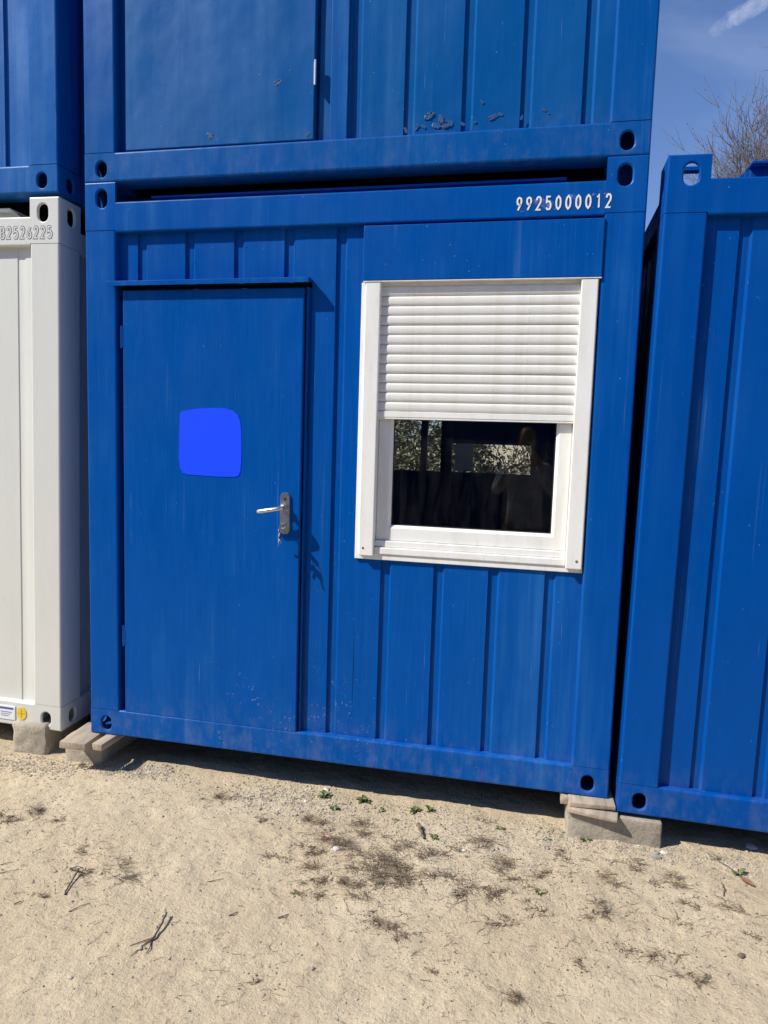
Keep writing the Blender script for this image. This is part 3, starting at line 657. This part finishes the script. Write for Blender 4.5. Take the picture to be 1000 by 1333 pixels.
# ------------------------------------------------------------------ ground litter
def mat_flat(name, a, b, rough=.9, space_noise=30):
    g = NG(name); g.set('Base Color', g.mix(g.ramp(g.noise(space_noise, 3, .6), .35, .65), a, b)); g.set('Roughness', rough); return g.m
M['dry'] = mat_flat('dry_stems', (.165, .120, .082), (.085, .062, .048))
M['straw'] = mat_flat('straw', (.32, .245, .15), (.18, .135, .085))
M['twig'] = mat_flat('bark', (.17, .13, .095), (.085, .065, .05))
M['leaf'] = mat_flat('weed_leaf', (.125, .15, .045), (.06, .085, .025), .6)
M['gravel'] = mat_flat('gravel', (.46, .41, .33), (.24, .205, .16), .9, 14)
M['stone_white'] = mat_flat('pale_stone', (.62, .60, .55), (.46, .43, .38)); M['stone_pink'] = mat_flat('reddish_stone', (.46, .28, .20), (.38, .22, .15)); M['stone_dark'] = mat_flat('dark_clod', (.16, .13, .10), (.10, .08, .06)); M['stone_grey'] = mat_flat('grey_stone', (.30, .28, .26), (.20, .19, .18))

def zone_of(x, y):
    return ('before the hinge post' if x < .55 else 'in front of the door' if x < 1.2 else 'below the window' if x < 2.25 else 'before the glossy blue container') + (' close to the wall' if y > -.42 else ' on open sand' if y < -.72 else '')
def ribbon(bm, pts, w_):           # thin three-sided stem
    tube(bm, pts, [w_ * (1 - .6 * i / (len(pts) - 1)) for i in range(len(pts))], 3, False)
def tuft_mesh(seed, n, rad, lift, mat):
    q = random.Random(seed); bm = bmesh.new(); fl = Vector((math.cos(seed * 1.7), math.sin(seed * 1.7)))
    cl = [(q.gauss(0, rad * .45), q.gauss(0, rad * .22), rad * q.uniform(.15, .4)) for _ in range(q.randint(4, 7))]
    for _ in range(n):
        cx, cy, cr = q.choice(cl); x, y = q.gauss(cx, cr * .5), q.gauss(cy, cr * .4)
        h = q.gauss(seed * 1.1, .8) + (math.pi if q.random() < .4 else 0); ln = rad * q.uniform(.15, .75) * (1 if q.random() < .9 else 1.7); pts = []; z = q.uniform(0, lift * .35); cv = q.gauss(0, 1.3); vz = q.uniform(-.1, .8)
        for k in range(5):
            t = k / 4; pts.append((x, y, max(.0005, z + lift * vz * math.sin(t * math.pi * .8)))); x += math.cos(h) * ln / 4; y += math.sin(h) * ln / 4 * .8; h += cv / 4 + q.gauss(0, .15)
        nf = len(bm.faces); ribbon(bm, pts, q.uniform(.0004, .0013))
        if q.random() < .4:
            bm.faces.ensure_lookup_table()
            for f in bm.faces[nf:]: f.material_index = 1
    for _ in range(n // 2):            # crumbs caught in the stems
        cx, cy, cr = q.choice(cl); x, y = q.gauss(cx, cr * .7), q.gauss(cy, cr * .5); r = q.uniform(.0008, .0022); a = q.uniform(0, 6)
        v = [bm.verts.new((x + r * math.cos(a + k * 2.1), y + r * math.sin(a + k * 2.1), .0008)) for k in range(3)] + [bm.verts.new((x, y, r * 1.1))]
        for i in range(3): bm.faces.new((v[i], v[(i + 1) % 3], v[3]))
    me = bpy.data.meshes.new('dry_weed'); bm.to_mesh(me); bm.free(); me.materials.append(mat); me.materials.append(M['straw'] if mat is M['dry'] else M['dry']); return me
tufts = [tuft_mesh(i, (60, 85, 110, 50)[i % 4], (.06, .07, .09, .055)[i % 4], (.008, .011, .012, .009)[i % 4], M['dry'] if i % 3 else M['straw']) for i in range(1, 10)]
DRY = [(-.007, -.547, 1), (.044, -.449, .8), (.2, -.502, .7), (.425, -.672, .7), (.52, -.784, .9), (.664, -.736, 1.3), (.464, -.941, .8), (1.173, -.497, 1.5), (1.34, -.53, 1.3), (1.379, -.682, .8), (1.53, -.417, 1.6), (1.532, -.668, 1.1), (1.606, -.767, 1.1), (1.008, -.268, .5), (.778, -.128, .8), (1.327, -1.123, .7), (1.854, -.482, 1.2), (1.903, -.539, 1.4), (1.984, -.517, 1.0), (1.636, -.516, 1.2), (2.042, -.681, 1.5), (2.157, -.581, 1.2), (1.715, -.824, 1.0), (1.661, -.772, 1.0), (2.641, -.516, 1.2), (2.693, -.419, .9), (2.533, -.696, .9), (2.633, -.779, 1.2), (2.569, -.882, 1.0), (2.416, -.891, .9), (2.079, -.992, .8), (1.845, -.958, .6), (2.286, -.818, .7), (2.524, -.203, 1.1), (2.44, -.326, .9), (2.848, -.074, .8), (2.863, -.537, .7), (2.73, -.871, .8), (2.2, -.341, .8), (2.366, -.547, .9), (1.579, -.456, 1.4), (1.499, -.503, 1.3), (2.438, -.703, .8), (1.62, -.30, 1.2), (1.45, -.22, 1.1), (1.30, -.28, .9), (1.78, -.33, .9)]
q = random.Random(11); DRY += [(q.gauss(1.75, .33), q.gauss(-.40, .17), q.uniform(.7, 1.25)) for _ in range(22)]
DRY = [d for d in DRY if d[1] < -.03 and not (d[1] < -.86 and d[0] > 2.3)]
for i, (x, y, s) in enumerate(DRY):
    if y < -.75: s *= .72
    o = bpy.data.objects.new('dry_weed', tufts[i % len(tufts)]); col.objects.link(o); o.location = (x, y, gz(x, y) - .001); o.rotation_euler = (0, 0, q.uniform(-.6, .6)); o.scale = (s, s, 1)
    straw = (i % len(tufts) + 1) % 3 == 0; sz = 'wide' if s >= 1.3 else 'small' if s <= .8 else 'medium'; kd = 'straw-brown' if straw else 'dark'
    tag(o, f'{sz} {kd} dry weed tuft {zone_of(x, y)}', 'dry weed', f'{sz} {kd} dry tufts {zone_of(x, y)}')
# loose straw and stem bits: beyond counting
bm = bmesh.new(); q = random.Random(21)
for _ in range(1500):
    if q.random() < .6:
        c_ = q.choice(DRY); x, y = c_[0] + q.gauss(0, .12), c_[1] + q.gauss(0, .09)
    else: x, y = q.uniform(-.6, 3.3), q.uniform(-1.35, .02)
    if y > .05: continue
    h = q.gauss(.3, .9); ln = q.uniform(.008, .04) * (1 if q.random() < .9 else 1.8); cv = q.uniform(-.8, .8); pts = []
    for k in range(4):
        pts.append((x, y, gz(x, y) + .0012 + .004 * math.sin(k / 3 * math.pi) * q.random())); x += math.cos(h) * ln / 3; y += math.sin(h) * ln / 3; h += cv / 3
    ribbon(bm, pts, q.uniform(.0004, .0010))
    for f in bm.faces[-9:] if False else (): pass
o = from_bm('plant_litter', bm, M['dry'], None, 0); tag(o, 'fine dry stem bits scattered over the sand', 'litter', kind='stuff')
bm = bmesh.new()
for _ in range(900):
    x, y = q.uniform(-.6, 3.3), q.uniform(-1.35, .02); h = q.gauss(.3, 1.2); ln = q.uniform(.008, .035)
    ribbon(bm, [(x + math.cos(h) * ln * t, y + math.sin(h) * ln * t, gz(x, y) + .001) for t in (0, .5, 1)], q.uniform(.0004, .0009))
o = from_bm('straw_litter', bm, M['straw'], None, 0); tag(o, 'pale straw bits scattered over the sand', 'litter', kind='stuff')

# dark crumbs of soil and bark around the dry tufts, and sand grains
for nm, mt, cnt, lb in (('soil_crumbs', 'dry', 12000, 'dark crumbs of soil and bark strewn around the dry tufts'), ('sand_grains', 'gravel', 6500, 'coarse pale grit lying on the sand')):
    bm = bmesh.new(); q = random.Random(cnt)
    for _ in range(cnt):
        if nm == 'soil_crumbs' and q.random() < .8: c_ = q.choice(DRY); x, y = c_[0] + q.gauss(0, .10 * c_[2]), c_[1] + q.gauss(0, .07 * c_[2])
        else: x, y = q.uniform(-.7, 3.3), q.uniform(-1.4, .05)
        r = q.uniform(.0008, .0024) * (1 if q.random() < .9 else 2.0); a = q.uniform(0, 6.28); z = gz(x, y) - .0004
        v = [bm.verts.new((x + r * 1.3 * math.cos(a + k * 1.57 + q.uniform(-.3, .3)), y + r * math.sin(a + k * 1.57), z)) for k in range(4)] + [bm.verts.new((x + q.uniform(-.3, .3) * r, y, z + r * q.uniform(.6, 1.1)))]
        for i in range(4): bm.faces.new((v[i], v[(i + 1) % 4], v[4]))
    o = from_bm(nm, bm, M[mt], None, 0); tag(o, lb, 'grit', kind='stuff')
# pebbles
_t = bmesh.new(); bmesh.ops.create_icosphere(_t, subdivisions=1, radius=1.0); ICO_V = [v.co.copy() for v in _t.verts]; ICO_F = [tuple(v.index for v in f.verts) for f in _t.faces]; _t.free()
PV, PF = [], []
def pebble(x, y, z, r, q):
    sx, sy, sz = r * q.uniform(.7, 1.3), r * q.uniform(.7, 1.3), r * q.uniform(.45, .8); rt = Matrix.Rotation(q.uniform(0, 6.28), 3, 'Z') @ Matrix.Rotation(q.uniform(-.4, .4), 3, 'X'); k = len(PV)
    for v in ICO_V:
        p = v * q.uniform(.82, 1.12); PV.append(tuple(rt @ Vector((p.x * sx, p.y * sy, p.z * sz)) + Vector((x, y, z))))
    PF.extend([tuple(i + k for i in f) for f in ICO_F])
q = random.Random(31)
def zone():
    t = q.random()
    if t < .16: return q.gauss(1.02, .16), q.gauss(-.06, .09)
    if t < .30: return q.gauss(.24, .14), q.gauss(-.03, .04)
    if t < .55: return q.uniform(2.15, 3.2), q.gauss(-.09, .06)
    if t < .75: return q.uniform(1.1, 2.3), q.gauss(-.10, .10)
    if t < .86: return q.uniform(-.6, 0), q.gauss(-.10, .06)
    return q.uniform(-.6, 3.3), q.uniform(-1.3, 0)
for _ in range(7500):
    x, y = zone()
    if y > .35: continue
    r = q.uniform(.0016, .0055) * (1.0 if q.random() < .93 else 1.7)
    pebble(x, y, gz(x, y) + r * .15, r, q)
me = bpy.data.meshes.new('gravel'); me.from_pydata(PV, [], PF); o = link_mesh('gravel', me, M['gravel']); tag(o, 'fine pale gravel scattered along the foot of the containers', 'gravel', kind='stuff')
for x, y, r, mt, lb in ((1.37, -.401, .015, 'stone_white', 'flat whitish stone lying between two dark dry tufts'), (1.318, -.324, .017, 'stone_pink', 'reddish stone half sunk in the sand'), (1.195, .045, .016, 'stone_white', 'pale angular stone behind the green weed at the shadow edge'), (1.857, -.556, .010, 'stone_grey', 'small grey stone in a dark dry tuft'), (1.868, -.278, .009, 'stone_white', 'small white stone alone on open sand'),
        (2.619, -.125, .018, 'stone_grey', 'grey stone in gravel before the rust-streaked block'), (2.655, -.092, .013, 'stone_white', 'pale stone touching the foot of the rust-streaked block'), (.809, -.097, .009, 'stone_pink', 'small reddish stone before the door'), (1.132, -.065, .010, 'stone_white', 'yellowish stone in gravel before the door'), (3.02, .06, .022, 'stone_white', 'pale stone in the shade under the glossy blue container'), (2.799, -.645, .013, 'stone_dark', 'dark clod of earth on open sand')):
    bm = bmesh.new(); q2 = random.Random(int(x * 1000)); m = bmesh.ops.create_icosphere(bm, subdivisions=2, radius=1.0)
    for v in bm.verts:
        p = v.co * (1 + .28 * noise.noise(v.co * 1.6 + Vector((x * 9, 0, 0)))); v.co = Vector((p.x * r * 1.15, p.y * r * .9, p.z * r * .5))
    o = from_bm('stone', bm, M[mt], None, 25); o.location = (x, y, gz(x, y) + r * .12); o.rotation_euler.z = x * 7; tag(o, lb, 'stone', 'loose stones on the sand')

# twigs
def stick(pts, r, label, forks=()):
    bm = bmesh.new(); P3 = [(x, y, gz(x, y) + r + dz) for x, y, dz in pts]
    fine = []
    for a, b in zip(P3, P3[1:]):
        for t in (0, .33, .66): fine.append(Vector(a).lerp(Vector(b), t) + Vector((noise.noise((a[0] * 50 + t * 9, a[1] * 50, 1)), noise.noise((a[0] * 50, t * 9, 5)), 0)) * r * 1.3)
    fine.append(Vector(P3[-1])); tube(bm, fine, [r * (1 - .5 * i / len(fine)) * (1 + .25 * noise.noise((i * 2.3, r * 900, 0))) for i in range(len(fine))], 7)
    for f_ in forks: tube(bm, [(x, y, gz(x, y) + r * .6 + dz) for x, y, dz in f_], [r * .55, r * .4, r * .25][:len(f_)], 5)
    o = from_bm('twig', bm, M['twig'], None, 60); tag(o, label, 'twig', 'twigs lying on the sand')
stick([(.455, -.782, .0), (.500, -.800, .012), (.505, -.835, .006), (.525, -.90, .002), (.535, -.925, 0)], .0044, 'bent dark twig with a hooked end lying left of the door on the sand', [[(.455, -.782, 0), (.478, -.772, .006), (.497, -.775, .004)]])
stick([(.932, -.940, .012), (.945, -.985, .012), (.952, -1.045, .004), (.945, -1.07, 0)], .0043, 'forked dark twig with root threads, the biggest twig on the sand', [[(.952, -1.045, .003), (.925, -1.07, .002), (.895, -1.095, 0)], [(.952, -1.04, .002), (.935, -1.085, .001), (.918, -1.13, 0)], [(.948, -1.06, 0), (.96, -1.09, .003), (.958, -1.11, 0)]])
stick([(1.665, -.164, .004), (1.675, -.20, .006), (1.70, -.244, 0)], .0085, 'short thick dark piece of rotten wood beside the green weeds', ())
for k, s in enumerate([[(1.295, -.844), (1.321, -.817)], [(1.13, -.875), (1.152, -.849)], [(.605, -.997), (.642, -.937)], [(.397, -1.006), (.412, -.977)], [(2.833, -.255), (2.818, -.342)], [(2.835, -.067), (2.929, -.196)], [(.973, -.716), (1.026, -.688)], [(.19, -.828), (.225, -.799)], [(.23, -.876), (.28, -.838)]]):
    mid = ((s[0][0] + s[1][0]) / 2 + .004, (s[0][1] + s[1][1]) / 2 - .003)
    stick([(*s[0], 0), (*mid, .004), (*s[1], 0)], (.0024, .0024, .0018, .002, .0026, .0022, .0014, .0015, .0015)[k], 'thin short brown twig lying flat ' + zone_of(*s[0]))

# green weeds: rosettes of pointed leaves
def weed(x, y, n, ln, label, up=.6, grass=False):
    q = random.Random(int(x * 997 + y * 131)); root = empty('weed', (x, y, gz(x, y) - .002)); tag(root, label, 'weed', 'small green weeds on the sand')
    for _ in range(n):
        a = q.uniform(0, 6.283); l = ln * q.uniform(.5, 1.1); wd = l * (.06 if grass else q.uniform(.16, .28)); el = q.uniform(.15, 1.2) * up; bm = bmesh.new(); rows = []
        px, pz = q.uniform(0, .006), 0.0; e = el + .4
        for k in range(5):
            t = k / 4; hw_ = wd * math.sin(math.pi * (.12 + .88 * t)) * .9 + .0004; c_ = Vector((math.cos(a), math.sin(a), 0)); s_ = Vector((-math.sin(a), math.cos(a), 0)); p = c_ * px + Vector((0, 0, max(pz, .001)))
            rows.append([bm.verts.new(p - s_ * hw_ + Vector((0, 0, hw_ * .4))), bm.verts.new(p), bm.verts.new(p + s_ * hw_ + Vector((0, 0, hw_ * .4)))])
            px += math.cos(e) * l / 4; pz += math.sin(e) * l / 4; e -= .35
        for r1, r2 in zip(rows, rows[1:]):
            for k in range(2): bm.faces.new((r1[k], r1[k + 1], r2[k + 1], r2[k]))
        from_bm('leaf', bm, M['leaf'], root, 60)
weed(1.206, -.012, 16, .040, 'upright green weed at the shadow edge before a pale stone', .95)
weed(1.385, .0, 18, .042, 'leafy green weed under the rail at the shadow edge', .8)
weed(1.278, -.108, 12, .030, 'low green weed in front of the upright one', .5)
weed(1.626, -.032, 20, .036, 'broad low green weed beside the rotten wood', .6); weed(1.69, -.02, 10, .034, 'small weed with silvery leaves next to the broad low one', .8)
weed(1.739, -.222, 12, .026, 'tiny weed just past the rotten wood', .4); weed(2.003, -.071, 12, .024, 'tiny weed alone on open sand before the ribbed panel', .6)
weed(2.194, -.11, 8, .022, 'faint small weed left of the rust-streaked block', .5); weed(2.352, -.075, 18, .032, 'bright green weed growing at the foot of the rust-streaked block', .8)
weed(2.162, -.479, 10, .024, 'tiny weed inside a mat of dry stems', .5); weed(1.675, -.456, 9, .022, 'tiny weed between dark tufts under the window', .5)
weed(2.916, -.16, 14, .036, 'green weed beside a fallen brown leaf', .6); weed(1.48, -.06, 9, .024, 'sparse weed between the leafy one and the rotten wood', .6); weed(1.56, -.13, 8, .02, 'tiny weed in gravel before the broad low one', .5); weed(1.08, -.05, 7, .02, 'tiny weed in gravel before the door edge', .6); weed(-.011, -.05, 22, .030, 'thin grass tuft at the foot of the block with two boards', .7, True); weed(1.309, -.705, 14, .030, 'olive green weed sprouting in a dry tuft on open sand', .4, True)
bm = bmesh.new(); rows = []
for k in range(6):
    t = k / 5; hw_ = .016 * math.sin(math.pi * (.1 + .85 * t)); rows.append([bm.verts.new((-.028 + .056 * t, -hw_, .006 + .004 * math.sin(t * 3))), bm.verts.new((-.028 + .056 * t, 0, .003)), bm.verts.new((-.028 + .056 * t, hw_, .007))])
for r1, r2 in zip(rows, rows[1:]):
    for k in range(2): bm.faces.new((r1[k], r2[k], r2[k + 1], r1[k + 1]))
o = from_bm('fallen_leaf', bm, mat_flat('brown_leaf', (.27, .14, .075), (.17, .085, .05)), None, 60); o.location = (2.93, -.222, gz(2.93, -.222)); o.rotation_euler.z = -.9; tag(o, 'curled rusty brown leaf lying beside a green weed', 'leaf')

# ------------------------------------------------------------------ vegetation behind, seen through the far windows and above the roof
def leaf_cloud(name, blobs, n, size, mat, parent, seed):
    q = random.Random(seed); vs, fs = [], []
    for _ in range(n):
        c_, r = q.choice(blobs); d = Vector((q.gauss(0, 1), q.gauss(0, 1), q.gauss(0, 1))).normalized() * r * q.random() ** .45; p = Vector(c_) + d
        if p.z < .02: p.z = .02 + q.random() * .2
        a = Vector((q.gauss(0, 1), q.gauss(0, 1), q.gauss(0, 1))).normalized(); b = a.orthogonal().normalized(); l = size * q.uniform(.6, 1.4); k = len(vs)
        vs += [p - a * l, p + b * l * .3, p + a * l, p - b * l * .3]; fs.append((k, k + 1, k + 2, k + 3))
    me = bpy.data.meshes.new(name); me.from_pydata([tuple(v) for v in vs], [], fs); return link_mesh(name, me, mat, parent)
M['leaf_green'] = mat_flat('shrub_leaf', (.135, .135, .055), (.06, .07, .028), .6, 3)
M['leaf_dry'] = mat_flat('dry_shrub_leaf', (.22, .18, .10), (.11, .095, .055), .8, 3)
for i, (x, y, s, mt, lb) in enumerate(((-1.6, 11.6, 1.25, 'leaf_dry', 'straw-coloured dry shrub behind the containers, seen through the office window'), (.35, 11.2, 1.1, 'leaf_green', 'green shrub behind the containers, seen through the office window'), (2.2, 11.8, 1.3, 'leaf_dry', 'olive dry shrub growing beside the green one behind the containers'), (-3.6, 12.2, 1.4, 'leaf_green', 'large green shrub past the straw-coloured one behind the containers'))):
    q = random.Random(40 + i); rt = empty('shrub', (x, y, 0)); tag(rt, lb, 'shrub', 'shrubs behind the containers')
    bl = [((q.uniform(-.8, .8) * s, q.uniform(-.4, .4) * s, q.uniform(.3, 2.5) * s), q.uniform(.4, .75) * s) for _ in range(20)]
    leaf_cloud('crown', bl, 9500, .065, M[mt], rt, 50 + i); bm = bmesh.new()
    for _ in range(46):
        c_, r = q.choice(bl); tube(bm, [(q.uniform(-.2, .2), q.uniform(-.1, .1), -.05), (c_[0] * .5, c_[1] * .5, c_[2] * .6), (c_[0] + q.uniform(-r, r), c_[1] + q.uniform(-r, r), c_[2] + r * .6)], [.02, .012, .004], 4)
    o = from_bm('stems', bm, M['straw'], rt, 60); o['kind'] = 'stuff'

# bare spring tree
M['bark'] = mat_flat('tree_bark', (.115, .092, .076), (.075, .062, .052), .9, 6)
M['bud'] = mat_flat('tree_buds', (.13, .105, .085), (.10, .085, .07), .8, 3)
def bare_tree(loc, height, seed, label):
    q = random.Random(seed); rt = empty('bare_tree', loc); tag(rt, label, 'tree'); bt, bb, bv, bf = bmesh.new(), bmesh.new(), [], []
    def grow(p, d, ln, r, lev):
        pts, rad = [p.copy()], [r]; n = 5 if lev < 2 else 4; kids = []
        for k in range(n):
            d = (d + Vector((q.gauss(0, .13), q.gauss(0, .13), q.gauss(0, .10) + (.05 if lev < 4 else .10)))).normalized(); p = p + d * ln / n; pts.append(p.copy()); rad.append(r * (1 - .62 * (k + 1) / n)); kids.append((p.copy(), d.copy(), rad[-1]))
        tube(bt if lev == 0 else bb, pts, rad, 9 if lev == 0 else 5 if lev < 3 else 3, lev < 2)
        if lev >= 5:
            for pp in pts[1:]:
                a = Vector((q.gauss(0, 1), q.gauss(0, 1), q.gauss(0, 1))).normalized(); b = a.orthogonal(); k = len(bv); l = q.uniform(.009, .02)
                bv.extend([pp - a * l, pp + b * l * .5, pp + a * l, pp - b * l * .5]); bf.append((k, k + 1, k + 2, k + 3))
            return
        m = (16, 8, 6, 5, 6)[lev]
        for j in range(m):
            t = q.uniform(.32 if lev == 0 else .15, 1) if j else 1.0; i_ = min(n - 1, int(t * n)); pp, dd, r_ = kids[i_]
            ax = dd.orthogonal().normalized(); ax.rotate(Matrix.Rotation(q.uniform(0, 6.283), 3, dd)); nd = dd.copy(); nd.rotate(Matrix.Rotation(q.uniform(.35, .95) if j else q.uniform(.05, .3), 3, ax))
            grow(pp, nd, ln * q.uniform(.52, .78) * (.8 if lev == 0 else 1), max(r_ * .72, .0058), lev + 1)
    grow(Vector((0, 0, -.1)), Vector((0, 0, 1)), height * .46, height * .016, 0)
    from_bm('trunk', bt, M['bark'], rt, 60); from_bm('crown', bb, M['bark'], rt, 0)
    me = bpy.data.meshes.new('buds'); me.from_pydata([tuple(v) for v in bv], [], bf); o = link_mesh('buds', me, M['bud'], rt); o['kind'] = 'stuff'
    return rt
bare_tree((7.75, 14.0, 0), 9.9, 4, 'tall bare spring tree with budding twigs behind the containers')

# ------------------------------------------------------------------ added row behind the camera, there to darken the window's reflection
def copy_tree(o, parent=None):
    c_ = o.copy(); col.objects.link(c_); c_.parent = parent
    for ch in o.children: copy_tree(ch, c_)
    return c_
for x, z, lb in ((5.6, .02, 'added blue container lying broadside across the yard, on the ground'), (-.6, .02, 'second added blue container broadside across the yard, end to end with the first'), (5.6, .02 + H, 'added blue container broadside across the yard, stacked on the first'), (-.6, .02 + H, 'added blue container broadside across the yard, stacked on the second')):
    o = copy_tree(right); o.location = (x, -9.5, z); o.rotation_euler = (0, 0, R_(90)); o['label'] = lb; o['group'] = 'added containers across the yard'

# ------------------------------------------------------------------ the person taking the picture, mirrored in the pane
def skinned(name, nodes, edges, mat, parent, sub=2, rootv=0):
    me = bpy.data.meshes.new(name); me.from_pydata([n[:3] for n in nodes], edges, []); o = bpy.data.objects.new(name, me); col.objects.link(o)
    md = o.modifiers.new('skin', 'SKIN'); me.skin_vertices[0].data[rootv].use_root = True
    for v, n in zip(me.skin_vertices[0].data, nodes): v.radius = (n[3], n[4] if len(n) > 4 else n[3])
    md2 = o.modifiers.new('sub', 'SUBSURF'); md2.levels = md2.render_levels = sub
    dg = bpy.context.evaluated_depsgraph_get(); nm = bpy.data.meshes.new_from_object(o.evaluated_get(dg)); nm.name = name
    bpy.data.objects.remove(o); finish(nm, 0)
    for p in nm.polygons: p.use_smooth = True
    return link_mesh(name, nm, mat, parent)
M['skin'] = plain('skin', (.50, .30, .21), .5); M['shirt'] = plain('pale_shirt', (.60, .65, .74), .8, var=.75, scale=14); M['jeans'] = plain('dark_trousers', (.02, .025, .04), .8); M['hair'] = plain('brown_hair', (.05, .032, .02), .6); M['shoe'] = plain('dark_shoe', (.03, .027, .025), .6)
PX, PY = 1.985, -3.36
per = empty('person', (PX, PY, 0)); tag(per, 'person in a pale shirt and dark trousers holding up a phone, mirrored in the window', 'person')
N = [(0, 0, .96, .15, .11), (0, .01, 1.12, .14, .10), (0, .0, 1.30, .165, .11), (0, -.01, 1.44, .12, .08), (0, .0, 1.52, .055), (0, .02, 1.58, .055), (0, .03, 1.66, .075, .088), (0, .02, 1.73, .072, .085), (0, .015, 1.775, .04)]
E_ = [(i, i + 1) for i in range(8)]
for sx in (-1, 1):
    k = len(N); N += [(sx * .17, -.01, 1.41, .058), (sx * .25, .06, 1.20, .045), (sx * .19, .20, 1.30, .040), (sx * .075, .305, 1.535, .027), (sx * .058, .325, 1.575, .030, .016)]; E_ += [(3, k), (k, k + 1), (k + 1, k + 2), (k + 2, k + 3), (k + 3, k + 4)]
    k = len(N); N += [(sx * .10, 0, .86, .09), (sx * .11, .015, .50, .06), (sx * .115, -.01, .10, .042), (sx * .12, .06, .045, .040), (sx * .125, .15, .035, .032)]; E_ += [(0, k), (k, k + 1), (k + 1, k + 2), (k + 2, k + 3), (k + 3, k + 4)]
skinned('body', N, E_, M['skin'], per)
# fingers close round the edges of the phone
for sx in (-1, 1):
    for j in range(4):
        z = 1.575 + .019 * j; l = (.85, .95, 1.0, .8)[j]
        skinned('finger', [(sx * .058, .328, 1.568 + .012 * j, .009), (sx * .062, .345, z + .004, .0085), (sx * .050, .361 + .003 * l, z + .010, .008), (sx * .030 / l, .3655, z + .012, .007)], [(0, 1), (1, 2), (2, 3)], M['skin'], per, 1)
    skinned('thumb', [(sx * .052, .312, 1.565, .011), (sx * .045, .318, 1.60, .0105), (sx * .028, .322, 1.625, .009)], [(0, 1), (1, 2)], M['skin'], per, 1)
S = [(0, 0, .84, .175, .14), (0, 0, .95, .18, .14), (0, .01, 1.12, .155, .115), (0, .0, 1.30, .18, .125), (0, -.01, 1.43, .135, .095), (0, 0, 1.49, .068)]; SE = [(0, 1), (1, 2), (2, 3), (3, 4), (4, 5)]
for sx in (-1, 1):
    k = len(S); S += [(sx * .175, -.01, 1.405, .072), (sx * .255, .06, 1.195, .058), (sx * .19, .20, 1.30, .052), (sx * .11, .275, 1.46, .044)]; SE += [(4, k), (k, k + 1), (k + 1, k + 2), (k + 2, k + 3)]
skinned('shirt', S, SE, M['shirt'], per)
T = [(0, 0, .95, .155, .118)]; TE = []
for sx in (-1, 1):
    k = len(T); T += [(sx * .10, 0, .84, .102), (sx * .112, .015, .50, .074), (sx * .117, -.01, .10, .060)]; TE += [(0, k), (k, k + 1), (k + 1, k + 2)]
skinned('trousers', T, TE, M['jeans'], per)
for sx in (-1, 1):
    skinned('shoe', [(sx * .118, -.03, .055, .05), (sx * .12, .07, .045, .048, .042), (sx * .127, .175, .035, .038, .03)], [(0, 1), (1, 2)], M['shoe'], per, 2)
    skinned('ear', [(sx * .074, .025, 1.65, .012), (sx * .082, .018, 1.675, .014, .008)], [(0, 1)], M['skin'], per, 1)
    skinned('eye', [(sx * .030, .108, 1.675, .010), (sx * .032, .108, 1.676, .010)], [(0, 1)], M['black'], per, 1)
skinned('nose', [(0, .112, 1.67, .008), (0, .128, 1.645, .012)], [(0, 1)], M['skin'], per, 1); skinned('mouth', [(-.02, .108, 1.612, .006), (0, .113, 1.612, .008), (.02, .108, 1.612, .006)], [(0, 1), (1, 2)], plain('lips', (.42, .18, .15), .5), per, 1)
skinned('hair', [(0, -.02, 1.63, .075, .070), (0, -.005, 1.72, .083, .088), (0, .03, 1.775, .068, .06)], [(0, 1), (1, 2)], M['hair'], per, 2)
ph = empty('phone', (PX + .0, -3.007, CAM.z - .062)); tag(ph, 'dark phone held upright in both hands by the person, mirrored in the window', 'phone')
box('phone_body', M['black'], ph, -.037, .037, -.004, .005, -.08, .08, bev=.003); box('camera_bump', M['dark'], ph, -.032, .0, .005, .0075, .045, .075, bev=.001)
